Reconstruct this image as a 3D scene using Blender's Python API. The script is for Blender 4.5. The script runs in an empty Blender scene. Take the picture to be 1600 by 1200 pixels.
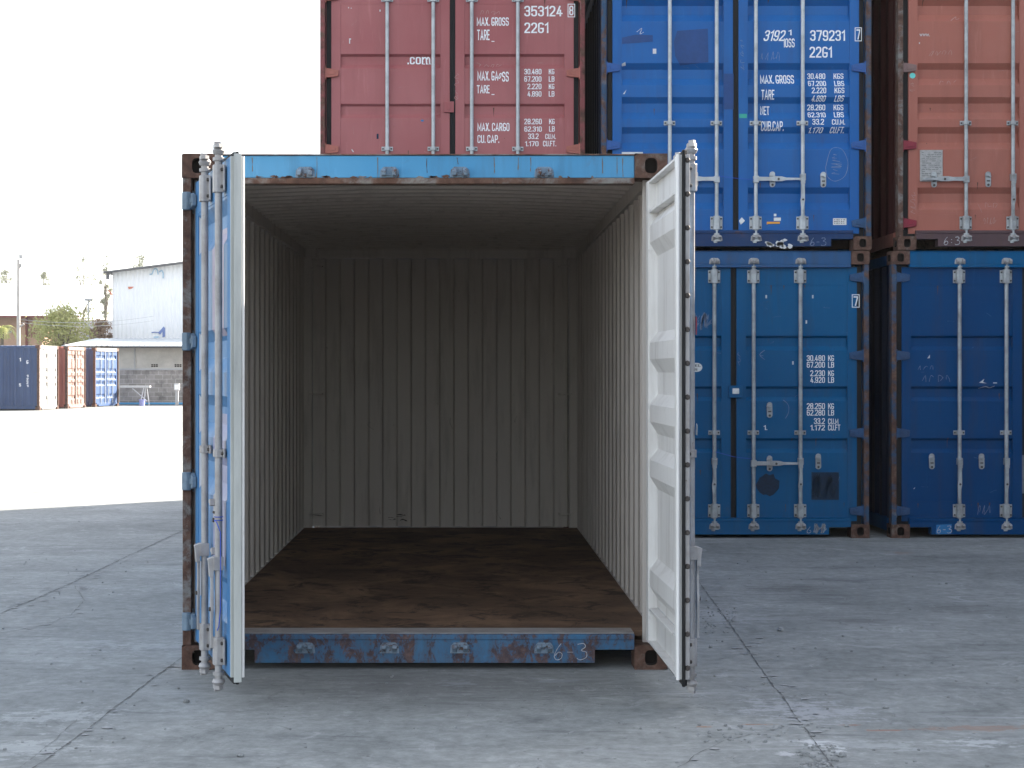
import bpy, bmesh, math, random
from mathutils import Vector, Matrix

random.seed(7)
R = math.radians
scene = bpy.context.scene
COL = scene.collection

# ------------------------------------------------------------------ camera
F = 2641.0            # focal length in pixels of the 1600 px wide photograph
U0, V0 = 724.0, 582.6  # vanishing point
CAMZ = 1.49
cam_d = bpy.data.cameras.new("camera")
cam_d.sensor_width = 36.0
cam_d.lens = 36.0 * F / 1600.0
cam_d.shift_x = (800 - U0) / 1600.0
cam_d.shift_y = -(600 - V0) / 1600.0
cam_d.clip_end = 3000
cam = bpy.data.objects.new("camera", cam_d)
cam.location = (0, 0, CAMZ)
cam.rotation_euler = (R(90), 0, 0)
COL.objects.link(cam)
scene.camera = cam

# ------------------------------------------------------------------ light
SUN_AZ, SUN_EL = 49.0, 26.8        # clockwise from +Y
world = bpy.data.worlds.new("World")
scene.world = world
world.use_nodes = True
wn = world.node_tree
wn.nodes.clear()
sky = wn.nodes.new("ShaderNodeTexSky")
sky.sky_type = 'NISHITA'
sky.sun_disc = False
sky.sun_elevation = R(SUN_EL)
sky.sun_rotation = R(SUN_AZ)
sky.air_density = 1.0
sky.dust_density = 1.5
sky.ozone_density = 1.0
bg = wn.nodes.new("ShaderNodeBackground")
bg.inputs["Strength"].default_value = 0.078
wo = wn.nodes.new("ShaderNodeOutputWorld")
hs = wn.nodes.new("ShaderNodeHueSaturation")
hs.inputs["Saturation"].default_value = 0.42       # thin white overcast veil
wn.links.new(sky.outputs[0], hs.inputs["Color"])
wn.links.new(hs.outputs[0], bg.inputs["Color"])
wn.links.new(bg.outputs[0], wo.inputs["Surface"])
sd = bpy.data.lights.new("sun", 'SUN')
sd.energy = 3.4
sd.angle = R(0.53)
sd.color = (1.0, 0.90, 0.77)
sun = bpy.data.objects.new("sun", sd)
sdir = Vector((math.sin(R(SUN_AZ)) * math.cos(R(SUN_EL)), math.cos(R(SUN_AZ)) * math.cos(R(SUN_EL)), math.sin(R(SUN_EL))))
sun.rotation_euler = (-sdir).to_track_quat('-Z', 'Y').to_euler()
sun.location = (20, 20, 30)
COL.objects.link(sun)
scene.view_settings.view_transform = 'Standard'
scene.view_settings.look = 'None'
scene.view_settings.gamma = 1
scene.view_settings.exposure = 2.8
scene.cycles.max_bounces = 10
scene.cycles.diffuse_bounces = 6

# ------------------------------------------------------------------ helpers
def tag(o, label=None, cat=None, group=None, kind=None):
    if label: o["label"] = label
    if cat: o["category"] = cat
    if group: o["group"] = group
    if kind: o["kind"] = kind
    return o

def empty(name, loc, rz=0.0):
    o = bpy.data.objects.new(name, None)
    o.empty_display_size = 0.3
    o.location = loc
    o.rotation_euler = (0, 0, rz)
    COL.objects.link(o)
    return o

class MB:
    def __init__(s):
        s.v, s.f, s.m = [], [], []
    def add(s, vs, fs, mi=0):
        b = len(s.v)
        s.v += [tuple(p) for p in vs]
        s.f += [tuple(b + i for i in f) for f in fs]
        s.m += [mi] * len(fs)
        return s
    def box(s, x0, x1, y0, y1, z0, z1, mi=0):
        if x0 > x1: x0, x1 = x1, x0
        if y0 > y1: y0, y1 = y1, y0
        if z0 > z1: z0, z1 = z1, z0
        return s.add([(x0,y0,z0),(x1,y0,z0),(x1,y1,z0),(x0,y1,z0),(x0,y0,z1),(x1,y0,z1),(x1,y1,z1),(x0,y1,z1)],
              [(0,3,2,1),(4,5,6,7),(0,1,5,4),(1,2,6,5),(2,3,7,6),(3,0,4,7)], mi)
    def cyl(s, p0, p1, r0, r1=None, n=12, mi=0):
        if r1 is None: r1 = r0
        p0, p1 = Vector(p0), Vector(p1)
        d = (p1 - p0).normalized()
        a = d.orthogonal().normalized()
        b = d.cross(a)
        vs = []
        for p, r in ((p0, r0), (p1, r1)):
            for k in range(n):
                t = 2 * math.pi * k / n
                vs.append(p + (a * math.cos(t) + b * math.sin(t)) * r)
        fs = [(k, (k + 1) % n, n + (k + 1) % n, n + k) for k in range(n)]
        fs += [tuple(range(n - 1, -1, -1)), tuple(range(n, 2 * n))]
        return s.add(vs, fs, mi)
    def tube(s, pts, r, n=6, mi=0):
        for a, b in zip(pts[:-1], pts[1:]):
            s.cyl(a, b, r, r, n, mi)
        return s
    def prism(s, poly, axis, e0, e1, mi=0):
        """closed polygon extruded along an axis; poly coordinates are the two other axes in xyz order"""
        def P(p, e):
            if axis == 'x': return (e, p[0], p[1])
            if axis == 'y': return (p[0], e, p[1])
            return (p[0], p[1], e)
        n = len(poly)
        vs = [P(p, e0) for p in poly] + [P(p, e1) for p in poly]
        fs = [(k, (k + 1) % n, n + (k + 1) % n, n + k) for k in range(n)]
        fs += [tuple(range(n - 1, -1, -1)), tuple(range(n, 2 * n))]
        return s.add(vs, fs, mi)
    def slab(s, line, off, axis, e0, e1, mi=(0, 1), nseg=1, warp=None):
        """folded sheet: polyline extruded along axis, given a thickness by the offset vector (in the polyline's plane)"""
        def P(p, e):
            if axis == 'x': q = (e, p[0], p[1])
            elif axis == 'y': q = (p[0], e, p[1])
            else: q = (p[0], p[1], e)
            return warp(q) if warp else q
        n = len(line)
        l2 = [(p[0] + off[0], p[1] + off[1]) for p in line]
        es = [e0 + (e1 - e0) * k / nseg for k in range(nseg + 1)]
        vs = []
        for e in es:
            vs += [P(p, e) for p in line] + [P(p, e) for p in l2]
        A, Bf = [], []
        w = 2 * n
        for j in range(nseg):
            for k in range(n - 1):
                A.append((j*w + k, j*w + k + 1, (j+1)*w + k + 1, (j+1)*w + k))
                Bf.append((j*w + n + k + 1, j*w + n + k, (j+1)*w + n + k, (j+1)*w + n + k + 1))
            A.append((j*w, (j+1)*w, (j+1)*w + n, j*w + n))
            A.append((j*w + n - 1, j*w + 2*n - 1, (j+1)*w + 2*n - 1, (j+1)*w + n - 1))
        for j in (0, nseg):
            for k in range(n - 1):
                Bf.append((j*w + k, j*w + n + k, j*w + n + k + 1, j*w + k + 1))
        b = len(s.v)
        s.v += vs
        for f in A:
            s.f.append(tuple(b + i for i in f)); s.m.append(mi[0])
        for f in Bf:
            s.f.append(tuple(b + i for i in f)); s.m.append(mi[1])
        return s
    def build(s, name, mats, parent=None, bevel=0, smooth=False, loc=None, flip=False):
        me = bpy.data.meshes.new(name)
        v = [(-p[0], p[1], p[2]) for p in s.v] if flip else s.v
        me.from_pydata(v, [], s.f)
        if not isinstance(mats, (list, tuple)): mats = [mats]
        for m in mats: me.materials.append(m)
        me.polygons.foreach_set("material_index", s.m)
        bm = bmesh.new(); bm.from_mesh(me)
        bmesh.ops.recalc_face_normals(bm, faces=bm.faces)
        bm.to_mesh(me); bm.free()
        if smooth:
            me.polygons.foreach_set("use_smooth", [True] * len(me.polygons))
            try: me.set_sharp_from_angle(angle=R(40))
            except Exception: pass
        me.update()
        o = bpy.data.objects.new(name, me)
        COL.objects.link(o)
        if parent: o.parent = parent
        if loc: o.location = loc
        if bevel:
            md = o.modifiers.new("bevel", 'BEVEL')
            md.width = bevel; md.segments = 2; md.limit_method = 'ANGLE'; md.angle_limit = R(40)
        return o

def px(u, v, D):
    return Vector(((u - U0) / F * D, D, CAMZ - (v - V0) / F * D))
def gp(u, v):
    D = CAMZ * F / (v - V0)
    return Vector(((u - U0) / F * D, D, 0))

# ------------------------------------------------------------------ materials
class NT:
    def __init__(s, name):
        s.mat = bpy.data.materials.new(name)
        s.mat.use_nodes = True
        s.t = s.mat.node_tree
        s.t.nodes.clear()
        s.out = s.n("ShaderNodeOutputMaterial")
    def n(s, typ, **kw):
        nd = s.t.nodes.new(typ)
        for k, val in kw.items():
            if k in nd.inputs.keys(): nd.inputs[k].default_value = val
            else: setattr(nd, k, val)
        return nd
    def l(s, a, b): s.t.links.new(a, b)
    def coord(s, scale=(1, 1, 1), vary=True):
        tc = s.n("ShaderNodeTexCoord")
        src = tc.outputs["Object"]
        if vary:
            oi = s.n("ShaderNodeObjectInfo")
            ad = s.n("ShaderNodeVectorMath", operation='MULTIPLY_ADD')
            s.l(oi.outputs["Location"], ad.inputs[0])
            ad.inputs[1].default_value = (3.71, 2.13, 5.17)
            s.l(src, ad.inputs[2])
            src = ad.outputs[0]
        mp = s.n("ShaderNodeMapping")
        mp.inputs["Scale"].default_value = scale
        s.l(src, mp.inputs["Vector"])
        return mp.outputs[0]
    def noise(s, vec, scale, detail=6, rough=0.6, dist=0.0):
        nd = s.n("ShaderNodeTexNoise")
        nd.inputs["Scale"].default_value = scale
        nd.inputs["Detail"].default_value = detail
        nd.inputs["Roughness"].default_value = rough
        nd.inputs["Distortion"].default_value = dist
        s.l(vec, nd.inputs["Vector"])
        return nd.outputs["Fac"]
    def ramp(s, fac, stops):
        nd = s.n("ShaderNodeValToRGB")
        el = nd.color_ramp.elements
        while len(el) < len(stops): el.new(0.5)
        for e, (p, c) in zip(el, stops):
            e.position = p
            e.color = (c, c, c, 1) if isinstance(c, (int, float)) else (*c, 1)
        s.l(fac, nd.inputs["Fac"])
        return nd.outputs["Color"]
    def math(s, op, a, b=None, clamp=False):
        nd = s.n("ShaderNodeMath", operation=op)
        nd.use_clamp = clamp
        for i, x in enumerate((a, b)):
            if x is None: continue
            if isinstance(x, (int, float)): nd.inputs[i].default_value = x
            else: s.l(x, nd.inputs[i])
        return nd.outputs[0]
    def mix(s, fac, a, b, blend='MIX'):
        nd = s.n("ShaderNodeMix", data_type='RGBA', blend_type=blend)
        for sock, x in ((nd.inputs[0], fac), (nd.inputs[6], a), (nd.inputs[7], b)):
            if isinstance(x, (int, float)): sock.default_value = x
            elif isinstance(x, (tuple, list)): sock.default_value = (*x, 1)
            else: s.l(x, sock)
        return nd.outputs[2]
    def bump(s, h, strength=0.3, dist=0.01, prev=None):
        nd = s.n("ShaderNodeBump")
        nd.inputs["Strength"].default_value = strength
        nd.inputs["Distance"].default_value = dist
        s.l(h, nd.inputs["Height"])
        if prev: s.l(prev, nd.inputs["Normal"])
        return nd.outputs[0]
    def bsdf(s, col, rough=0.5, metal=0.0, normal=None, spec=0.5):
        b = s.n("ShaderNodeBsdfPrincipled")
        for k, x in (("Base Color", col), ("Roughness", rough), ("Metallic", metal)):
            if isinstance(x, (int, float)): b.inputs[k].default_value = x
            elif isinstance(x, (tuple, list)): b.inputs[k].default_value = (*x, 1)
            else: s.l(x, b.inputs[k])
        b.inputs["Specular IOR Level"].default_value = spec
        if normal: s.l(normal, b.inputs["Normal"])
        s.l(b.outputs[0], s.out.inputs["Surface"])
        return b

RUST_D, RUST_M, RUST_L = (0.035, 0.021, 0.017), (0.095, 0.05, 0.036), (0.19, 0.105, 0.07)

def paint(name, base, faded, rust=0.1, rough=0.42, dirt=(0.05, 0.045, 0.04), dirt_amt=0.35, fade_amt=0.5, rust_scale=5.0, dents=0.9, rust_mix=1.0, rust_stretch=1.0, spec=0.2):
    t = NT(name)
    c = t.coord()
    cs = t.coord((3.0, 3.0, 0.35))
    big = t.ramp(t.noise(c, 0.9, 5, 0.55), [(0.38, 0.0), (0.68, 1.0)])
    col = t.mix(t.math('MULTIPLY', big, fade_amt), base, faded)
    streak = t.ramp(t.noise(cs, 3.2, 7, 0.65), [(0.52, 0.0), (0.75, 1.0)])
    col = t.mix(t.math('MULTIPLY', streak, dirt_amt), col, dirt)
    pale = t.ramp(t.noise(cs, 7.0, 4, 0.6, 0.4), [(0.60, 0.0), (0.78, 1.0)])
    col = t.mix(t.math('MULTIPLY', pale, 0.22), col, tuple(min(0.8, x * 1.5 + 0.015) for x in faded))
    rn = t.noise(t.coord((1, 1, rust_stretch)), rust_scale, 11, 0.78, 0.3)
    th = 0.78 - 0.42 * rust
    rm = t.ramp(rn, [(th, 0.0), (th + 0.045, 1.0)])
    rc = t.ramp(t.noise(c, 22, 6, 0.7), [(0.3, RUST_D), (0.52, RUST_M), (0.72, RUST_L)])
    halo = t.ramp(rn, [(th - 0.09, 0.0), (th, 1.0)])
    col = t.mix(t.math('MULTIPLY', halo, 0.28), col, RUST_M)
    col = t.mix(t.math('MULTIPLY', rm, rust_mix), col, rc)
    # small chips
    ch = t.ramp(t.noise(c, 38, 3, 0.6), [(0.735, 0.0), (0.755, 1.0)])
    col = t.mix(t.math('MULTIPLY', ch, 0.75), col, RUST_M)
    ro = t.math('ADD', t.math('MULTIPLY', rm, 0.4), t.math('ADD', t.math('MULTIPLY', streak, 0.15), rough), True)
    nb = t.bump(t.noise(c, 2.2, 3, 0.5), 0.5 * dents, 0.02)
    nb = t.bump(t.noise(c, 45, 5, 0.6), 0.12, 0.004, nb)
    nb = t.bump(rm, 0.4, 0.002, nb)
    t.bsdf(col, ro, 0.0, nb, spec)
    return t.mat

def rusty(name, amount=0.6, under=(0.16, 0.14, 0.12)):
    t = NT(name)
    c = t.coord()
    n1 = t.noise(c, 7, 9, 0.7, 0.4)
    rc = t.ramp(t.noise(c, 16, 8, 0.7), [(0.28, RUST_D), (0.5, RUST_M), (0.75, (0.17, 0.11, 0.085))])
    m = t.ramp(n1, [(0.68 - 0.5 * amount, 0.0), (0.8 - 0.5 * amount, 1.0)])
    col = t.mix(m, under, rc)
    gm = t.ramp(t.noise(c, 11, 5, 0.6), [(0.60, 0.0), (0.74, 1.0)])
    col = t.mix(t.math('MULTIPLY', gm, 0.5), col, (0.23, 0.2, 0.18))
    nb = t.bump(t.noise(c, 30, 8, 0.7), 0.5, 0.006)
    t.bsdf(col, 0.8, 0.0, nb, 0.25)
    return t.mat

def galv(name, base=(0.36, 0.38, 0.39), dark=(0.2, 0.2, 0.2), rust=0.12):
    t = NT(name)
    c = t.coord()
    col = t.mix(t.ramp(t.noise(c, 9, 6, 0.65), [(0.4, 0.0), (0.7, 1.0)]), base, dark)
    rm = t.ramp(t.noise(c, 17, 8, 0.7), [(0.72 - 0.3 * rust, 0.0), (0.78 - 0.3 * rust, 1.0)])
    col = t.mix(t.math('MULTIPLY', rm, 0.85), col, RUST_M)
    nb = t.bump(t.noise(c, 60, 5, 0.6), 0.2, 0.003)
    t.bsdf(col, 0.5, 0.25, nb)
    return t.mat

def flat(name, col, rough=0.6, var=0.25, scale=12, metal=0.0, bump=0.15):
    t = NT(name)
    c = t.coord()
    dk = tuple(x * (1 - var) for x in col)
    cc = t.mix(t.ramp(t.noise(c, scale, 6, 0.65), [(0.35, 0.0), (0.7, 1.0)]), col, dk)
    nb = t.bump(t.noise(c, scale * 4, 4, 0.6), bump, 0.004)
    t.bsdf(cc, rough, metal, nb, 0.35)
    return t.mat

def worn_print(name, col=(0.82, 0.83, 0.84), wear=0.0):
    t = NT(name)
    c = t.coord()
    n1 = t.ramp(t.noise(c, 30, 6, 0.7), [(0.3, 0.0), (0.62, 1.0)])
    t.bsdf(t.mix(n1, tuple(x * 0.82 for x in col), col), 0.55, 0, None, 0.3)
    return t.mat

M = {}
M['blue_open'] = paint("sky_blue_container_paint", (0.05, 0.18, 0.38), (0.12, 0.27, 0.46), 0.18, 0.4, dirt_amt=0.2)
M['blue_sill'] = paint("rusted_blue_paint", (0.03, 0.125, 0.25), (0.08, 0.16, 0.25), 0.66, 0.5, rust_scale=11.0, rust_mix=0.8, rust_stretch=0.6, dirt_amt=0.5)
M['blue_header'] = paint("header_blue_paint", (0.055, 0.24, 0.44), (0.12, 0.31, 0.48), 0.24, 0.45, dirt_amt=0.3)
M['blue_up'] = paint("bright_blue_container_paint", (0.004, 0.092, 0.315), (0.016, 0.128, 0.35), 0.12, 0.4, dirt_amt=0.28)
M['blue_low'] = paint("deep_blue_container_paint", (0.001, 0.080, 0.205), (0.006, 0.108, 0.245), 0.18, 0.42, dirt_amt=0.3, spec=0.1)
M['navy'] = paint("navy_container_paint", (0.0003, 0.044, 0.145), (0.002, 0.062, 0.178), 0.18, 0.42, dirt_amt=0.3, spec=0.08)
M['red'] = paint("maroon_container_paint", (0.305, 0.092, 0.094), (0.39, 0.155, 0.152), 0.10, 0.42, dirt_amt=0.15)
M['side_navy'] = paint('gap_shade_navy_side_paint', (0.003, 0.009, 0.028), (0.005, 0.014, 0.04), 0.2, 0.6)  # near-black so the gaps beside these walls look deep in shade
M['side_red'] = paint('gap_shade_red_side_paint', (0.06, 0.012, 0.012), (0.08, 0.02, 0.02), 0.2, 0.6)  # gap shade painted into the red side wall colour
M['red2'] = paint("brick_red_container_paint", (0.325, 0.112, 0.082), (0.385, 0.168, 0.132), 0.09, 0.45, dirt_amt=0.2)
M['inner'] = paint("inner_grey_white_paint", (0.51, 0.472, 0.435), (0.57, 0.535, 0.495), 0.08, 0.5, dirt=(0.16, 0.145, 0.135), dirt_amt=0.45, dents=0.4)
M['door_white'] = paint("door_white_paint", (0.70, 0.69, 0.67), (0.78, 0.78, 0.77), 0.22, 0.45, dirt=(0.33, 0.3, 0.27), dirt_amt=0.45, rust_scale=11)
M['edge_pale'] = paint("pale_teal_edge_paint", (0.46, 0.475, 0.45), (0.56, 0.565, 0.535), 0.12, 0.5, dirt=(0.2, 0.21, 0.21), dirt_amt=0.5)
M['rust'] = rusty("rusty_casting_steel", 0.75)
M['rust2'] = rusty("rusty_post_steel", 0.6, (0.19, 0.18, 0.17))
M['rustblue'] = rusty("rusty_blue_post_steel", 0.5, (0.03, 0.07, 0.13))
M['rustred'] = rusty("rusty_red_post_steel", 0.45, (0.22, 0.07, 0.07))
M['galv'] = galv("galvanised_steel")
M['galv_pale'] = galv("pale_galvanised_steel", (0.44, 0.46, 0.47), (0.3, 0.31, 0.31), 0.08)
M['galv_warm'] = galv("dusty_galvanised_steel", (0.37, 0.36, 0.36), (0.25, 0.23, 0.22), 0.2)
M['gasket'] = flat("black_rubber", (0.010, 0.010, 0.011), 0.75, 0.4, 8)
M['hole'] = flat("hole_shade_black", (0.012, 0.009, 0.008), 0.9)  # near-black puts shade into the casting holes and vent openings
M['hinge_blue'] = flat("hinge_blue_paint", (0.012, 0.085, 0.30), 0.45, 0.3)
M['hinge_open'] = flat("hinge_pale_blue_paint", (0.17, 0.24, 0.31), 0.5, 0.4)
M['hinge_low'] = flat("hinge_deep_blue_paint", (0.018, 0.07, 0.17), 0.5, 0.4)
M['hinge_red'] = flat("hinge_salmon_paint", (0.38, 0.12, 0.09), 0.5, 0.3)
M['hinge_crimson'] = flat("hinge_crimson_paint", (0.22, 0.012, 0.03), 0.45, 0.3)
M['white'] = worn_print("white_lettering_paint")
M['white_worn'] = worn_print("worn_white_paint", (0.6, 0.6, 0.6))
M['chalk'] = worn_print("chalk", (0.42, 0.43, 0.45))
M['chalk_dim'] = worn_print("faint_chalk", (0.2, 0.25, 0.36))
M['chalk_pink'] = worn_print("faint_chalk_on_red", (0.42, 0.25, 0.23))
M['bolt'] = flat("dark_bolt_steel", (0.06, 0.05, 0.045), 0.6)
M['sticker'] = worn_print("paper_sticker", (0.7, 0.7, 0.68))
M['plate'] = flat("alloy_data_plate", (0.36, 0.35, 0.34), 0.4, 0.3, 40, 0.3)
M['teal'] = flat("teal_sticker", (0.13, 0.6, 0.55), 0.5, 0.1)
M['green'] = flat("green_sticker", (0.03, 0.36, 0.26), 0.5, 0.1)
M['orange'] = flat("orange_tape", (0.75, 0.35, 0.05), 0.5, 0.2)
M['bluewire'] = flat("blue_wire", (0.02, 0.08, 0.5), 0.4, 0.1)
M['patch_blue'] = flat("dull_blue_patch_paint", (0.012, 0.058, 0.20), 0.6, 0.2)
M['patch_dark'] = flat("dark_glue_patch", (0.004, 0.026, 0.062), 0.7, 0.6, 40)
M['patch_cyan'] = flat("bright_blue_marker_paint", (0.01, 0.17, 0.42), 0.5, 0.3)
M['redtape'] = flat("red_tape", (0.35, 0.03, 0.05), 0.5, 0.1)
M['ink'] = flat("black_ink", (0.02, 0.02, 0.02), 0.6, 0.0)

def floor_mat():
    t = NT("worn_plywood_floor")
    c = t.coord(vary=False)
    cs = t.coord((0.7, 4.0, 1), vary=False)
    col = t.ramp(t.noise(c, 1.6, 8, 0.7, 0.5), [(0.32, (0.03, 0.018, 0.013)), (0.48, (0.115, 0.065, 0.042)), (0.64, (0.25, 0.15, 0.095))])
    grain = t.ramp(t.noise(cs, 14, 7, 0.7, 0.4), [(0.35, 0.0), (0.7, 1.0)])
    col = t.mix(t.math('MULTIPLY', grain, 0.45), col, (0.19, 0.13, 0.085))
    dk = t.ramp(t.noise(c, 4.5, 8, 0.75, 0.6), [(0.52, 0.0), (0.60, 1.0)])
    col = t.mix(t.math('MULTIPLY', dk, 0.8), col, (0.02, 0.015, 0.012))
    sc = t.ramp(t.noise(t.coord((1, 9, 1), vary=False), 9, 6, 0.75, 1.5), [(0.62, 0.0), (0.68, 1.0)])
    col = t.mix(t.math('MULTIPLY', sc, 0.7), col, (0.34, 0.25, 0.17))
    sp = t.ramp(t.noise(c, 34, 4, 0.6), [(0.70, 0.0), (0.74, 1.0)])
    col = t.mix(t.math('MULTIPLY', sp, 0.7), col, (0.012, 0.01, 0.009))
    nb = t.bump(t.noise(c, 24, 6, 0.7), 0.35, 0.006)
    t.bsdf(col, 0.75, 0, nb, 0.25)
    return t.mat
M['ply'] = floor_mat()

def ground_mat():
    t = NT("old_concrete")
    tc = t.n("ShaderNodeTexCoord")
    P = tc.outputs["Object"]
    big = t.noise(P, 0.22, 6, 0.6, 0.3)
    mid = t.noise(P, 1.3, 9, 0.68, 0.6)
    fine = t.noise(P, 14, 8, 0.75)
    base = t.ramp(mid, [(0.28, (0.135, 0.145, 0.143)), (0.5, (0.23, 0.243, 0.238)), (0.72, (0.34, 0.352, 0.345))])
    base = t.mix(0.4, base, t.ramp(big, [(0.35, (0.155, 0.165, 0.163)), (0.65, (0.33, 0.342, 0.337))]))
    base = t.mix(0.7, base, t.ramp(fine, [(0.25, 0.22), (0.5, 0.5), (0.75, 0.8)]), 'OVERLAY')
    # rain-washed streaks, drawn out across the yard
    mp = t.n("ShaderNodeMapping")
    mp.inputs["Scale"].default_value = (0.5, 2.3, 1); mp.inputs["Rotation"].default_value = (0, 0, 0.12)
    t.l(P, mp.inputs["Vector"])
    st = t.noise(mp.outputs[0], 1.6, 9, 0.75, 0.8)
    base = t.mix(t.math('MULTIPLY', t.ramp(st, [(0.56, 0.0), (0.68, 1.0)]), 0.55), base, (0.37, 0.38, 0.39))
    base = t.mix(t.math('MULTIPLY', t.ramp(st, [(0.33, 1.0), (0.44, 0.0)]), 0.55), base, (0.095, 0.10, 0.108))
    # laitance flakes
    fl = t.noise(mp.outputs[0], 5.5, 9, 0.8, 0.6)
    base = t.mix(t.math('MULTIPLY', t.ramp(fl, [(0.645, 0.0), (0.67, 1.0)]), 0.5), base, (0.5, 0.5, 0.5))
    fk = t.noise(P, 3.4, 12, 0.8, 1.2)
    base = t.mix(t.math('MULTIPLY', t.ramp(fk, [(0.56, 0.0), (0.63, 1.0)]), 0.4), base, (0.44, 0.445, 0.45))
    base = t.mix(t.math('MULTIPLY', t.ramp(fk, [(0.38, 1.0), (0.42, 0.0)]), 0.35), base, (0.07, 0.072, 0.078))
    # pits
    vo = t.n("ShaderNodeTexVoronoi"); vo.inputs["Scale"].default_value = 7.0
    t.l(P, vo.inputs["Vector"])
    pit = t.ramp(vo.outputs["Distance"], [(0.03, 1.0), (0.07, 0.0)])
    base = t.mix(t.math('MULTIPLY', pit, 0.6), base, (0.05, 0.05, 0.05))
    blotch = t.noise(mp.outputs[0], 7.0, 9, 0.78, 0.8)
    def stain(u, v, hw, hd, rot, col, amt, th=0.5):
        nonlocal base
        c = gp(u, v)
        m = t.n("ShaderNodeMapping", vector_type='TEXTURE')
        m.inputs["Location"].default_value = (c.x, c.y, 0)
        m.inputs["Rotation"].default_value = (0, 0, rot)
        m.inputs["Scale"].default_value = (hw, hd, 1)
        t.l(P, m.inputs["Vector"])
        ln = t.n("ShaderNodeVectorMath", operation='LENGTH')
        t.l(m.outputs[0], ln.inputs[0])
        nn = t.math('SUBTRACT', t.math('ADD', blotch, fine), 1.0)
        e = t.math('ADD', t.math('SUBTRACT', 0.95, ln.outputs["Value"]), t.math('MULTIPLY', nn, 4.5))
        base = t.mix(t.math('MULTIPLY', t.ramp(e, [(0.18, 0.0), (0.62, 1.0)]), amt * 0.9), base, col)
    stain(712, 1067, 0.09, 0.10, 0.0, (0.42, 0.45, 0.48), 0.7)
    stain(860, 1063, 0.12, 0.11, 0.0, (0.42, 0.45, 0.48), 0.7)
    stain(90, 1120, 0.3, 0.2, 0.3, (0.5, 0.52, 0.52), 0.4)
    stain(30, 1170, 0.3, 0.2, 0.2, (0.5, 0.52, 0.52), 0.35)
    stain(250, 1010, 0.5, 0.16, 0.15, (0.40, 0.41, 0.42), 0.4)
    stain(1290, 1165, 0.07, 0.12, 0.5, (0.6, 0.61, 0.62), 0.8)
    stain(1525, 1160, 0.14, 0.10, 0.0, (0.5, 0.52, 0.53), 0.6)
    stain(1370, 1165, 0.5, 0.12, -0.1, (0.40, 0.42, 0.43), 0.35)
    stain(1230, 1178, 0.05, 0.06, 0.0, (0.5, 0.5, 0.52), 0.8)
    stain(1330, 970, 0.35, 0.25, 0.0, (0.075, 0.072, 0.075), 0.5)
    stain(1500, 952, 0.30, 0.30, 0.0, (0.07, 0.068, 0.07), 0.5)
    stain(1230, 920, 0.4, 0.3, 0.0, (0.09, 0.088, 0.09), 0.6)
    stain(1540, 1138, 0.42, 0.07, 0.05, (0.24, 0.13, 0.085), 0.6)
    stain(1385, 1141, 0.12, 0.03, 0.0, (0.27, 0.13, 0.08), 0.7)
    stain(1333, 1133, 0.06, 0.02, 0.0, (0.26, 0.12, 0.07), 0.8)
    stain(1180, 1132, 0.09, 0.02, 0.06, (0.3, 0.14, 0.07), 0.8)
    stain(1103, 1136, 0.06, 0.02, 0.0, (0.3, 0.15, 0.08), 0.8)
    stain(1405, 864, 0.13, 0.12, 0.0, (0.24, 0.14, 0.10), 0.6)
    stain(1120, 960, 0.22, 0.5, 0.3, (0.33, 0.34, 0.35), 0.7)
    stain(1260, 1110, 0.35, 0.3, -0.4, (0.36, 0.37, 0.39), 0.7)
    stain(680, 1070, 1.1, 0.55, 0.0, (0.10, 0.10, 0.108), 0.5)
    nb = t.bump(mid, 0.35, 0.03)
    nb = t.bump(fine, 0.22, 0.010, nb)
    nb = t.bump(t.noise(P, 70, 5, 0.7), 0.25, 0.003, nb)
    t.bsdf(base, t.ramp(fine, [(0.3, 0.72), (0.7, 0.9)]), 0, nb, 0.25)
    return t.mat
M['ground'] = ground_mat()
M['crack'] = flat("dark_crack_grey", (0.125, 0.127, 0.127), 0.9, 0.4, 20)  # flat dark grey for the crack and joint lines
M['crumb'] = flat("crumbled_concrete", (0.36, 0.365, 0.37), 0.9, 0.4, 25)
M['stone'] = flat("loose_stone", (0.30, 0.31, 0.31), 0.85, 0.5, 20)

# ------------------------------------------------------------------ ground
g = MB()
xs = [-900, -40, -12, -5, 0, 5, 12, 40, 900]
ys = [-300, -20, 0, 8, 14, 22, 50, 150, 1500]
g.add([(x, y, 0) for y in ys for x in xs],
      [(j*9+i, j*9+i+1, (j+1)*9+i+1, (j+1)*9+i) for j in range(8) for i in range(8)])
tag(g.build("ground", M['ground']), kind='structure')

rd_ = MB(); rd_.box(-60, 60, -40, 4.2, 0.0005, 0.004)
tag(rd_.build("bounce_cut_sheet", flat("dark_bounce_cut", (0.045, 0.045, 0.047), 0.9, 0.3, 30)), kind='structure')  # unseen dark sheet added behind the camera to cut sunlit ground bounce

def ribbon(mb, pts, w, z, jag=0.5, step=0.05):
    L = []
    for a, b in zip(pts[:-1], pts[1:]):
        n = max(1, int((b - a).length / step))
        for k in range(n): L.append(a.lerp(b, k / n))
    L.append(pts[-1])
    q = []
    wob = 0.0
    for i, p in enumerate(L):
        d = (L[min(i + 1, len(L) - 1)] - L[max(i - 1, 0)]).normalized()
        nrm = Vector((-d.y, d.x, 0))
        wob = wob * 0.8 + random.gauss(0, w * jag)
        ww = w * (0.35 + random.random() ** 2 * 1.5) * 0.5
        q.append((p + nrm * (wob + ww), p + nrm * (wob - ww)))
    vs = []
    for a, b in q:
        vs += [(a.x, a.y, z), (b.x, b.y, z)]
    mb.add(vs, [(2*i, 2*i+1, 2*i+3, 2*i+2) for i in range(len(q) - 1)])

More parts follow.
